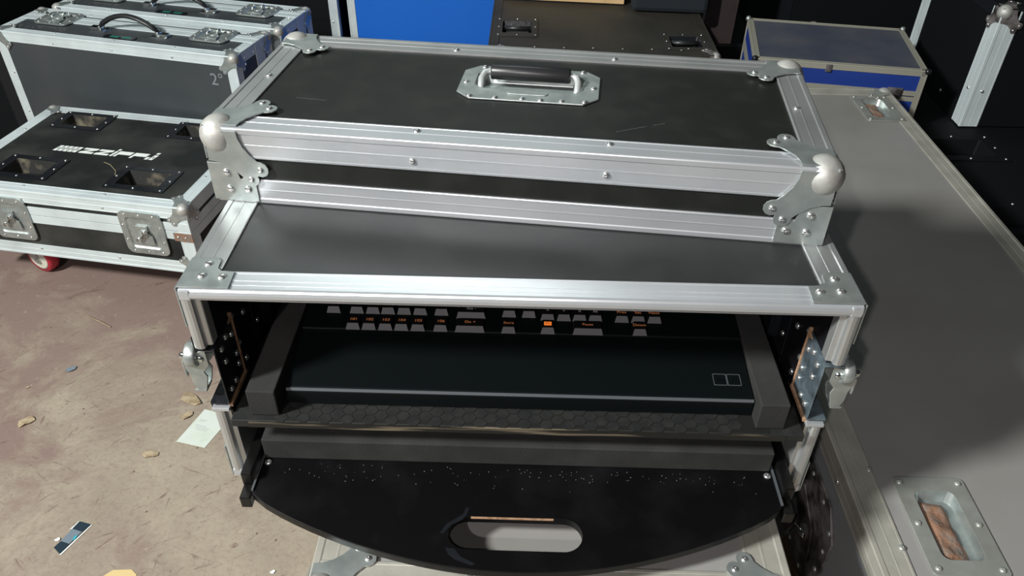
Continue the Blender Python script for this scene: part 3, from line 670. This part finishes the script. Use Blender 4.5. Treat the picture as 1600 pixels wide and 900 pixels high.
for (p, da, db) in (((0,0),X,Y), ((zw,0),-X,Y), ((0,zd),X,-Y), ((zw,zd),-X,-Y)): edge_trim(zc, (p[0],p[1],0), (p[0],p[1],zh), da, db, 0.030, 0.030, 'alu_far')
sb = MB()
for a, b in ((0.092, 0.113), (0.1145, 0.136)):
    sb.box(-0.002, zw+0.002, -0.0024, 0.0, a, b); sb.box(-0.002, zw+0.002, zd, zd+0.0024, a, b); sb.box(-0.0024, 0, 0, zd, a, b); sb.box(zw, zw+0.0024, 0, zd, a, b)
obj('seam_band', sb, 'alu_far', zc, bevel=0.0005)
all_corners(zc, zw, zd, zh, 0.86)
for x_ in (0.155, 0.487): latch(zc, frame((x_, -0.0026, 0.100), X, Z, -Y), 0.104, 0.112)
for sx in (0, 1):
    s = 1-2*sx
    bracket((sx*zw, 0, 0.088), X*s, Z, -Y, [(-0.003, 0), (0.042, 0), (0.042, 0.022), (-0.003, 0.022)], [(0.014, 0.011), (0.032, 0.011)], 'rust' if sx else 'zinc', parent=zc, rr=0.003)
caster.cz = -0.060
for x_, y_, a_ in ((0.100, 0.072, -0.23), (0.525, 0.072, -0.45), (0.075, 0.350, 0.3), (0.525, 0.350, 1.9)): caster(zc, x_, y_, 0.0, 0.040, a_)
# lettering: five rounded squares, then zzippi
lx0, ly0, ux, uz, sh_ = 0.155, 0.188, 0.262/1320, 0.026, 0.006
def glyph(mb, polys, u0, k=1.0, v0=0.0, vs=1.0):
    for p in polys: mb.prism([(lx0 + (u0+a-110)*ux + (v0+b*vs)*sh_, ly0 + (v0+b*vs)*uz) for a, b in p], zh+0.0002, zh+0.0006)
sq = [[(0, 0), (50, 0), (50, .3), (0, .3)], [(0, .7), (50, .7), (50, 1), (0, 1)], [(0, .3), (17, .3), (17, .7), (0, .7)], [(33, .3), (50, .3), (50, .7), (33, .7)]]
zz = [[(0, .70), (182, .70), (182, 1), (0, 1)], [(0, 0), (182, 0), (182, .30), (0, .30)], [(5, .30), (70, .30), (177, .70), (112, .70)]]
ii = [[(0, 0), (32, 0), (32, .95), (0, .95)], [(0, 1.08), (32, 1.08), (32, 1.35), (0, 1.35)]]
pp_ = [[(0, 0), (32, 0), (32, .42), (0, .42)], [(0, .42), (185, .42), (185, 1), (0, 1)]]
g = MB()
for i in range(5): glyph(g, sq, 110 + i*64)
glyph(g, zz, 450); glyph(g, zz, 655); glyph(g, ii, 862); glyph(g, pp_, 912); glyph(g, pp_, 1120)
glyph(g, [[(0, 0), (42, 0), (42, .45), (0, .45)]], 1320); glyph(g, sq, 1376, vs=0.9); glyph(g, [[(0, 1.08), (40, 1.08), (40, 1.35), (0, 1.35)]], 1370)
obj('white_lettering', g, 'white', zc)
st = obj('straw', MB().tube([(0, 0, 0.0012), (0.02, -0.012, 0.0016), (0.045, -0.040, 0.0012), (0.052, -0.060, 0.001)], 0.0011, 6), 'straw'); st.location = (-0.722, 1.140, -0.5243+Z0)
tag(st, 'bent dry straw lying on the lettered road case', 'straw')

# ================================================================== two tall suitcases behind
def suitcase(loc, yaw, label, digit):
    w_, d_, h_ = 0.70, 0.18, 0.45
    t = thing('instrument_case', label, 'flight case', loc, yaw, 'upright grey cases against the black cases')
    obj('panel', MB().box(0, w_, 0, d_, 0.0005, h_), 'panel_slate', t)
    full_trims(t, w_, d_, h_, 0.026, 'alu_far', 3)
    bd = MB()
    for a, b in ((0.098, 0.122), (0.1235, 0.142)): bd.box(0.0, w_, a, b, h_, h_+0.0024); bd.box(w_, w_+0.0024, a, b, 0, h_); bd.box(-0.0024, 0, a, b, 0, h_)
    obj('seam_band', bd, 'alu_far', t, bevel=0.0005)
    all_corners(t, w_, d_, h_, 0.84)
    for x_ in (0.115, 0.580): latch(t, frame((x_, 0.112, h_+0.0026), X, Y, Z), 0.104, 0.088)
    # leather strap handle
    lo = MB(); pts = []
    for q in range(13):
        a = q/12; pts.append((0.270 + 0.175*a, 0.076, h_ + 0.010 + 0.036*math.sin(math.pi*a)**0.8))
    rr_ = [0.006] + [0.0100]*11 + [0.006]
    hd = obj('carry_handle', MB().tube(pts, rr_, 10, 0.62), 'handle_rubber', t)
    for x_, s in ((0.268, -1), (0.447, 1)):
        e = MB(); e.box(x_-0.022, x_+0.022, 0.062, 0.090, h_, h_+0.003); e.tube([(x_-0.004*s, 0.066, h_+0.008), (x_-0.004*s, 0.086, h_+0.008)], 0.006, 12); e.box(x_+s*0.012-0.012, x_+s*0.012+0.012, 0.068, 0.084, h_+0.003, h_+0.010)
        obj('handle_mount', e, 'chrome', hd, bevel=0.0006)
    bgd = obj('name_badge', MB().prism(rrect(0.092, 0.020, 0.006, 4, 0.352, 0.040), h_+0.0005, h_+0.0025), 'dish_black', t)
    obj('badge_print', MB().box(0.325, 0.350, 0.034, 0.046, h_+0.0025, h_+0.0028).box(0.360, 0.385, 0.034, 0.046, h_+0.0025, h_+0.0028), 'green', bgd)
    writing('BA TVRZ ES8', 0.030, Matrix.Translation((0.098, 0.047, h_+0.0007)), t, 'stencil', name='stencilled_writing', shear=0.3)
    if digit: writing('2\u00b0', 0.044, frame((0.640, -0.0008, 0.385), X, Z, -Y), t, 'chalk', name='handwritten_mark')
    return t
suitcase((-1.130, 1.5205, -0.80), -0.221, 'upright slate grey case with a strap handle and a handwritten 2, nearer of the pair', True)
suitcase((-1.069, 1.7175, -0.80), -0.221, 'upright slate grey case with a strap handle, standing behind the one marked 2', False)

# ================================================================== LARGE GREY CASES beneath and beside
# case A under the rack case
ga = thing('equipment_case', 'grey equipment case with ball corners, standing directly under the open rack case', 'flight case', (0.0985, -0.128, -0.80))
aw, ad, ah = 0.421, 0.70, 0.5670
obj('panel', MB().box(0, aw, 0, ad, 0.0005, ah), ['grey_panel'], ga)
full_trims(ga, aw, ad, ah, 0.036, 'alu_old', 2, rr=0.004)
all_corners(ga, aw, ad, ah, 1.0)
# case B on the right
gbw, gbd, gbh = 0.418, 1.27, 0.4985
gb = thing('long_equipment_case', 'long grey equipment case with rusty recessed handles, beside the open rack case', 'flight case', (0.641, -0.130, -0.80))
body = obj('panel', MB().box(0, gbw, 0, gbd, 0.0005, gbh), 'grey_panel', gb)
pls = [(0.727-0.641-0.001, 0.144, 0.0745, 0.118), (1.008-0.641, 0.130+1.040, 0.078, 0.118)]
pls = [(0.087, 0.145, 0.078, 0.122), (0.363, 1.172, 0.078, 0.122)]
cut(body, [(x-w_*0.36, x+w_*0.36, y-d_*0.40, y+d_*0.40, gbh-0.030, gbh+0.01) for x, y, w_, d_ in pls])
full_trims(gb, gbw, gbd, gbh, 0.031, 'alu_old', 0, which=(1, 2, 3, 4, 5, 6, 7, 8, 9, 10, 11), rr=0.0034)
edge_trim(gb, (0, 0, gbh), (gbw, 0, gbh), Y, -Z, 0.031, 0.031, 'alu_old')
for y_ in (0.02, 0.115, 0.215, 0.42, 0.62, 0.82): rivet(gb, frame((0.028, y_, gbh+0.0016), X, Y, Z), 0.0036, 'plate_steel')
for y_ in (0.08, 0.215): rivet(gb, frame((-0.0016, y_, gbh-0.020), -Y, Z, -X), 0.003)
obj('side_skin', MB().box(-0.0006, 0.0004, 0.03, gbd-0.03, 0.03, gbh-0.031), 'grey_side', gb)
all_corners(gb, gbw, gbd, gbh, 1.0, material='plate_steel')
for i, (x, y, w_, d_) in enumerate(pls):
    m = Matrix.Translation((x, y, gbh + 0.0006)); a = MB(m)
    a.ring(rrect(w_, d_, 0.006), rrect(w_*0.56, d_*0.70, 0.009), 0, 0.002)
    hp_ = obj('handle_plate', a, 'plate_steel', gb, bevel=0.0004)
    b = MB(m); b.bowl(rrect(w_*0.56, d_*0.70, 0.009), 0.0019, rrect(w_*0.50, d_*0.62, 0.010), -0.010)
    obj('recess', b, 'zinc', hp_)
    c_ = MB(m @ Matrix.Translation((-0.0045, -0.004, -0.0075)) @ Matrix.Rotation(R(9), 4, 'Y'))
    random.seed(21 + i); n_c, n_r = 9, 26; gw, gd = w_*0.36, d_*0.60
    vs_ = []
    for r_i in range(n_r+1):
        for c_i in range(n_c+1):
            u, v = c_i/n_c, r_i/n_r
            wob = 0.0016*math.sin(v*13 + u*3) + random.uniform(-0.0007, 0.0007)
            xx = (u-0.5)*gw*(1.0 - 0.25*max(0, v-0.6)) + (0.0025*math.sin(v*9) if c_i == n_c else 0)
            edge = min(u, 1-u, v*1.5, (1-v)*1.5)*7
            vs_.append((xx, (v-0.5)*gd, 0.0042*min(1, edge) + wob*min(1, edge)))
    fs_ = [(r_i*(n_c+1)+c_i, r_i*(n_c+1)+c_i+1, (r_i+1)*(n_c+1)+c_i+1, (r_i+1)*(n_c+1)+c_i) for r_i in range(n_r) for c_i in range(n_c)]
    c_._add(vs_, fs_, True); c_.box(-gw*0.49, gw*0.49, -gd*0.49, gd*0.49, -0.003, -0.0002)
    obj('rusty_grip', c_, 'rust', hp_, label='rust-covered grip')
    for u, v in ((-1, -1), (1, -1), (-1, 0), (1, 0), (-1, 1), (1, 1)): rivet(hp_, m @ Matrix.Translation((u*w_*0.405, v*d_*0.435, 0.002)), 0.0035, 'plate_steel')
# worn side latch of case B
lm = frame((-0.0012, 0.262, gbh-0.128), -Y, Z, -X)
la = MB(lm)
o_ = cham(0.175, 0.150, 0.030); i_ = cham(0.122, 0.100, 0.018)
la.ring(o_, i_, 0, 0.003); la.bowl(i_, 0.0028, cham(0.112, 0.090, 0.014), 0.0003)
lo = obj('side_latch', la, 'worn_steel', gb, bevel=0.0006)
for q in range(14):
    t = 2*math.pi*(q+0.5)/14; u = max(-1, min(1, 1.25*math.cos(t))); v = max(-1, min(1, 1.25*math.sin(t)))
    if abs(u) > 0.98 and abs(v) > 0.98: u *= 0.86; v *= 0.86
    rivet(lo, lm @ Matrix.Translation((u*0.077, v*0.064, 0.003)), 0.0032, 'plate_steel')
lb = MB(lm)
lb.prism([(-0.012, 0.030), (0.040, 0.006), (0.052, -0.030), (0.010, -0.030), (-0.020, -0.004)], 0.001, 0.0035)
lb.prism([(-0.045, -0.040), (0.006, -0.040), (0.006, -0.014), (-0.045, -0.006)], 0.001, 0.007)
lb.at(Matrix.Translation((0.030, -0.010, 0.003))).lathe([(0.010, 0), (0.010, 0.004), (0.005, 0.006)], 16)
obj('latch_body', lb, 'worn_steel', lo, bevel=0.0006)
obj('latch_arm', MB(lm).tube([(0.040, -0.004, 0.010), (0.020, -0.014, 0.012), (0.006, -0.045, 0.010), (-0.004, -0.062, 0.008)], [0.004, 0.005, 0.004, 0.004], 8, 0.5), 'chrome', lo)
rp = obj('rusty_patch', MB(lm).prism([(-0.020, -0.078), (0.045, -0.078), (0.050, -0.160), (-0.016, -0.160)], 0, 0.0016), 'rust', gb)

# ================================================================== blue tool case behind the grey trunk
bc = thing('tool_case', 'small royal blue tool case with pale metal trim, behind the long grey case', 'tool case', (0.784, 1.2215, -0.4080), -0.157)
bw_, bd_, bh_ = 0.366, 0.268, 0.140
obj('body', MB().box(0, bw_, 0, bd_, 0, 0.080), 'tool_blue', bc, bevel=0.001)
obj('lid', MB().box(0, bw_, 0, bd_, 0.083, bh_-0.001), 'tool_blue', bc, bevel=0.001)
obj('lid_top', MB().box(0.006, bw_-0.006, 0.006, bd_-0.006, bh_-0.001, bh_), 'tool_top', bc)
full_trims(bc, bw_, bd_, bh_, 0.0115, 'tool_trim', 0, t=0.0012)
sb = MB()
for a, b in ((0.070, 0.0805), (0.083, 0.094)):
    sb.box(-0.0014, bw_+0.0014, -0.0014, 0, a, b); sb.box(-0.0014, 0, 0, bd_, a, b); sb.box(bw_, bw_+0.0014, 0, bd_, a, b)
obj('seam_band', sb, 'tool_trim', bc)
for cx_ in (0, 1):
    for cy_ in (0, 1):
        for cz_ in (0, 1):
            q = MB().ball((cx_*bw_, cy_*bd_, cz_*bh_), 0.0068, 16)
            obj('corner_cap', q, 'dish_black' if cz_ and not cy_ else 'zinc', bc)
for x_ in (0.310, 0.06):
    l_ = MB(frame((x_, -0.0016, 0.082), X, Z, -Y)); l_.box(-0.016, 0.016, -0.022, 0.018, 0, 0.003); l_.box(-0.012, 0.012, -0.004, 0.016, 0.003, 0.008); l_.tube([(-0.012, -0.008, 0.006), (0.012, -0.008, 0.006)], 0.003, 8)
    obj('latch', l_, 'worn_steel', bc, bevel=0.0006)
hg = MB(frame((0.160, -0.0016, bh_-0.004), X, Z, -Y)); hg.box(-0.006, 0.006, -0.012, 0.004, 0, 0.003); obj('clasp', hg, 'worn_steel', bc)
obj('clasp', MB().box(0.150, 0.162, bd_-0.001, bd_+0.004, bh_-0.01, bh_+0.003), 'worn_steel', bc)

# ================================================================== black cases
def black_case(name, label, loc, size, yaw=0.0, mt='panel_dark', trim='alu_far', leg=0.03, which='all', corners=None, tilt=0.0, riv=0, group=None, ck=0.9, t=0.0014):
    w_, d_, h_ = size
    t_ = thing(name, label, 'flight case', loc, yaw, group, tilt)
    b = obj('panel', MB().box(0, w_, 0, d_, 0.0005, h_), mt, t_)
    if trim: full_trims(t_, w_, d_, h_, leg, trim, riv, which, t)
    if corners is not None: all_corners(t_, w_, d_, h_, ck, corners)
    return t_, b
# low case C at the right, with dark dishes in its top
c_, b = black_case('black_case', 'low matt black case with recessed dishes, alongside the long grey case', (1.10, 0.30, -0.80), (0.66, 1.45, 0.389), mt='panel_dark', trim='panel_dark' if False else None)
dd = [(0.135, 0.790, 0.17, 0.12), (0.135, 0.500, 0.17, 0.12)]
cut(b, [(x-w_*0.36, x+w_*0.36, y-d_*0.33, y+d_*0.33, 0.389-0.032, 0.41) for x, y, w_, d_ in dd])
for x, y, w_, d_ in dd: top_dish(c_, x, y, 0.3895, w_, d_, mt='panel_dark', inner='panel_dark', riv=8, rr=0.003)
full_trims(c_, 0.66, 1.45, 0.389, 0.03, 'panel_dark', 0)
# small case under the blue tool case
black_case('black_case', 'plain black case carrying the small blue tool case', (0.740, 1.155, -0.80), (0.345, 0.55, 0.385), trim='dish_black', leg=0.02)
# case D standing on C
d_, b = black_case('black_case', 'upright black case with a broad pale edge strip, standing on the low black case', (1.275, 1.195, -0.4075), (0.50, 0.36, 0.266), mt='panel_dark', trim='alu_far', leg=0.040, which=(8, 10), tilt=0.0, ck=0.8)
full_trims(d_, 0.50, 0.36, 0.266, 0.024, 'dish_black', 0, which=(0, 1, 2, 3, 5, 7, 9, 11))
ball_corner(d_, (0, 0, 0.266), X, Y, -Z, 0.9, 'worn_steel'); ball_corner(d_, (0, 0.36, 0), X, -Y, Z, 0.8, 'worn_steel')
rivet(d_, frame((-0.0016, 0.020, 0.085), -Y, Z, -X), 0.004); rivet(d_, frame((0.020, -0.0016, 0.085), X, Z, -Y), 0.004); rivet(d_, frame((-0.0005, 0.13, 0.03), -Y, Z, -X), 0.004)
# tall cases at the back
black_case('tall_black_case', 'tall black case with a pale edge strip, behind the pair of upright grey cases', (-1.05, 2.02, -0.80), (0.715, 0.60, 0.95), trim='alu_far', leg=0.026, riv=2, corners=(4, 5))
black_case('tall_black_case', 'tall black case beyond the hinge end of the upright grey cases', (-1.99, 1.60, -0.80), (0.80, 0.60, 0.90), trim='dish_black', leg=0.03)
bl_, b = black_case('blue_case', 'tall bright blue case with a pale edge strip, standing behind the case lid', (-0.292, 1.99, -0.80), (0.62, 0.55, 0.95), mt='blue', trim='alu_far', leg=0.022, corners=(4, 5))
black_case('tall_black_case', 'tall black case behind the plywood box and the dusty brown-black case', (0.34, 2.56, -0.80), (0.45, 0.55, 1.0), trim='dish_black')
black_case('tall_black_case', 'tall black case behind the blue tool case', (1.02, 1.86, -0.80), (0.75, 0.60, 1.05), trim='dish_black')
black_case('tall_black_case', 'tall black case behind the upright case with the broad pale strip', (1.80, 1.80, -0.80), (0.70, 0.60, 1.25), trim='dish_black')
# dusty trunk with things on it
tk, b = black_case('dusty_road_case', 'dusty brown-black case with two recessed handles, carrying a plywood box', (0.183, 1.318, -0.80), (0.545, 0.64, 0.498), mt='panel_dusty', trim='panel_dusty', leg=0.022)
dd = [(0.065, 0.165, 0.105, 0.130), (0.478, 0.085, 0.105, 0.110)]
cut(b, [(x-w_*0.36, x+w_*0.36, y-d_2*0.33, y+d_2*0.33, 0.498-0.032, 0.52) for x, y, w_, d_2 in dd])
for x, y, w_, d_2 in dd:
    td = top_dish(tk, x, y, 0.4985, w_, d_2, mt='panel_dusty', inner='dish_black', rr=0.0024)
    obj('handle_bar', MB(Matrix.Translation((x, y+0.012, 0.492))).tube([(-0.034, 0, 0), (0.034, 0, 0)], 0.006, 10), 'handle_rubber', td)
all_corners(tk, 0.545, 0.64, 0.498, 0.7, (4, 5), 'worn_steel')
for i in range(7): rivet(tk, Matrix.Translation((0.11 + 0.07*i, 0.030 - 0.002*(i % 2), 0.5000)), 0.0024, 'plate_steel')
pb = thing('plywood_box', 'pale plywood box sitting on the dusty brown-black case', 'box', (0.200, 1.700, -0.2985), -0.085)
obj('front_board', MB().box(0, 0.335, 0, 0.012, 0, 0.11), 'plank', pb, bevel=0.001)
obj('side_board', MB().box(0, 0.012, 0.012, 0.20, 0, 0.11), 'plank', pb); obj('side_board', MB().box(0.323, 0.335, 0.012, 0.20, 0, 0.11), 'plank', pb)
obj('lid', MB().box(0, 0.335, 0, 0.20, 0.11, 0.12), 'plank', pb, bevel=0.001)
nb = thing('equipment_bag', 'navy black padded bag standing on the dusty brown-black case beside the plywood box', 'bag', (0.548, 1.612, -0.2985), -0.06)
obj('bag_body', MB().box(0, 0.200, 0, 0.24, 0, 0.30), 'navy', nb, bevel=0.012)
obj('bag_strap', MB().tube([(0.06, 0.12, 0.298), (0.07, 0.12, 0.335), (0.13, 0.12, 0.335), (0.14, 0.12, 0.298)], 0.008, 8), 'handle_rubber', nb)
black_case('black_case', 'low dark case with a pale front edge, beneath the pinkish grey board', (0.80, 1.83, -0.80), (0.20, 0.60, 0.296), trim='alu_old', leg=0.014, which=(0,))
pk = obj('wall_board', MB(frame((0.826, 1.93, -0.5035), X, Z, Y)).prism([(0.024, 0), (0.082, 0), (0.090, 0.45), (0.0, 0.45), (-0.012, 0.055)], 0, 0.03), 'pink', bevel=0.001)
pk.location = (0, 0, Z0); tag(pk, 'pinkish grey board with a clipped corner, between the bag and the tool case', 'board')

# ================================================================== litter on the floor
FZ = 0.0
def flat(name, pts, mt, label, cat, th=0.0006, group=None, parent=None, z=0.0004, curl=0.0):
    cx_ = sum(p[0] for p in pts)/len(pts); cy_ = sum(p[1] for p in pts)/len(pts)
    o = obj(name, MB().prism([(a-cx_, b-cy_) for a, b in pts], 0, th), mt)
    if curl:
        for v in o.data.vertices: v.co.z += curl*abs(math.sin(v.co.x*160+1))*1.0
    o.location = (cx_, cy_, z)
    return tag(o, label, cat, group)
pc = flat('paper_card', [(-0.368, 0.615), (-0.395, 0.528), (-0.334, 0.514), (-0.306, 0.600)], 'paper', 'pale printed card lying on the floor beside the rack case', 'card')
lines = MB()
for v0, u0, u1 in ((0.56, 0.2, 0.62), (0.50, 0.15, 0.66), (0.44, 0.12, 0.5), (0.30, 0.1, 0.30), (0.25, 0.1, 0.36)):
    a = Vector((-0.3675, 0.608)); b = Vector((-0.390, 0.530)); e = Vector((0.058, -0.013))
    p0 = b + (a-b)*(1-v0) + e*u0; p1 = b + (a-b)*(1-v0) + e*u1; n_v = (a-b).normalized()*0.0007
    cc = pc.location
    lines._add([(q.x-cc.x, q.y-cc.y, 0.0008) for q in (p0-n_v, p1-n_v, p1+n_v, p0+n_v)], [(0, 1, 2, 3)])
lines.prism([(0.002, -0.036), (0.010, -0.030), (0.012, -0.028), (0.004, -0.034)], 0.0006, 0.0009)
obj('printed_lines', lines, 'ink', pc)
wr = thing('torn_wrapper', 'torn dark foil wrapper with a grey-blue middle, on the open floor', 'wrapper', (-0.4925, 0.303, -0.80), 0.0)
P_ = lambda u, v: (u+0.4925, v-0.303)
def quadz(pts, z0): return MB().prism([P_(*p) for p in pts], z0, z0+0.0006)
obj('foil_end', quadz([(-0.498, 0.338), (-0.4755, 0.3325), (-0.484, 0.3165), (-0.5035, 0.322)], 0.0010), 'wrap', wr)
obj('foil_middle', quadz([(-0.5035, 0.322), (-0.484, 0.3165), (-0.4945, 0.292), (-0.512, 0.297)], 0.0014), 'wrap_grey', wr)
obj('foil_end', quadz([(-0.512, 0.297), (-0.4945, 0.292), (-0.502, 0.272), (-0.518, 0.284)], 0.0010), 'wrap', wr)
obj('foil_rim', quadz([(-0.4745, 0.3325), (-0.4730, 0.3315), (-0.4990, 0.2710), (-0.5020, 0.2705)], 0.0006), 'white', wr)
obj('foil_rim', quadz([(-0.4985, 0.3390), (-0.5000, 0.3380), (-0.5080, 0.3210), (-0.5045, 0.3225)], 0.0006), 'white', wr)
obj('printed_spot', quadz([(-0.492, 0.307), (-0.487, 0.309), (-0.489, 0.300), (-0.493, 0.299)], 0.0022), 'cyan', wr)
flat('cardboard_scrap', [(-0.414, 0.226), (-0.406, 0.238), (-0.398, 0.245), (-0.368, 0.247), (-0.356, 0.238), (-0.350, 0.222), (-0.352, 0.190), (-0.412, 0.190)], 'card_yellow', 'yellow cardboard scrap with clipped corners, near the torn foil wrapper', 'scrap')
random.seed(5)
def scrap(x, y, r, mt, label, name='paper_scrap', cat='scrap', el=1.5, ang=0.3):
    pts = []
    for q in range(9):
        a = 2*math.pi*q/9; rr_ = r*random.uniform(0.65, 1.15)
        u, v = rr_*el*math.cos(a), rr_*math.sin(a)
        pts.append((x + u*math.cos(ang) - v*math.sin(ang), y + u*math.sin(ang) + v*math.cos(ang)))
    return flat(name, pts, mt, label, cat, curl=r*0.35)
scrap(-0.712, 0.567, 0.011, 'leaf', 'crumpled tan scrap by itself on the reddish part of the floor', ang=0.9)
scrap(-0.433, 0.493, 0.011, 'leaf', 'tan scrap with a dark end, between the printed card and the foil wrapper', ang=-0.1)
scrap(-0.398, 0.595, 0.010, 'leaf', 'small yellow-tan scrap touching the printed card', ang=0.4)
scrap(-0.405, 0.642, 0.014, 'leaf', 'brown curled scrap beside the rack case latch', ang=-0.5, el=1.9)
scrap(-0.693, 0.720, 0.008, 'wrap_grey', 'small pale blue crumpled scrap on the floor', ang=0.5)
scrap(-0.519, 0.300, 0.004, 'white', 'tiny white chip beside the foil wrapper')
scrap(-0.130, 0.250, 0.0035, 'white', 'tiny white chip near the grey case corner')
scrap(-0.760, 0.664, 0.003, 'leaf', 'tiny tan chip on the floor near the crumpled tan scrap')
tw = obj('dry_stalk', MB().tube([(0, 0, 0.001), (0.035, -0.017, 0.002), (0.071, -0.037, 0.001)], 0.0016, 6), 'leaf'); tw.location = (-0.740, 0.899, 0.0006)
tag(tw, 'thin dry stalk on the floor in front of the castored road case', 'stalk')
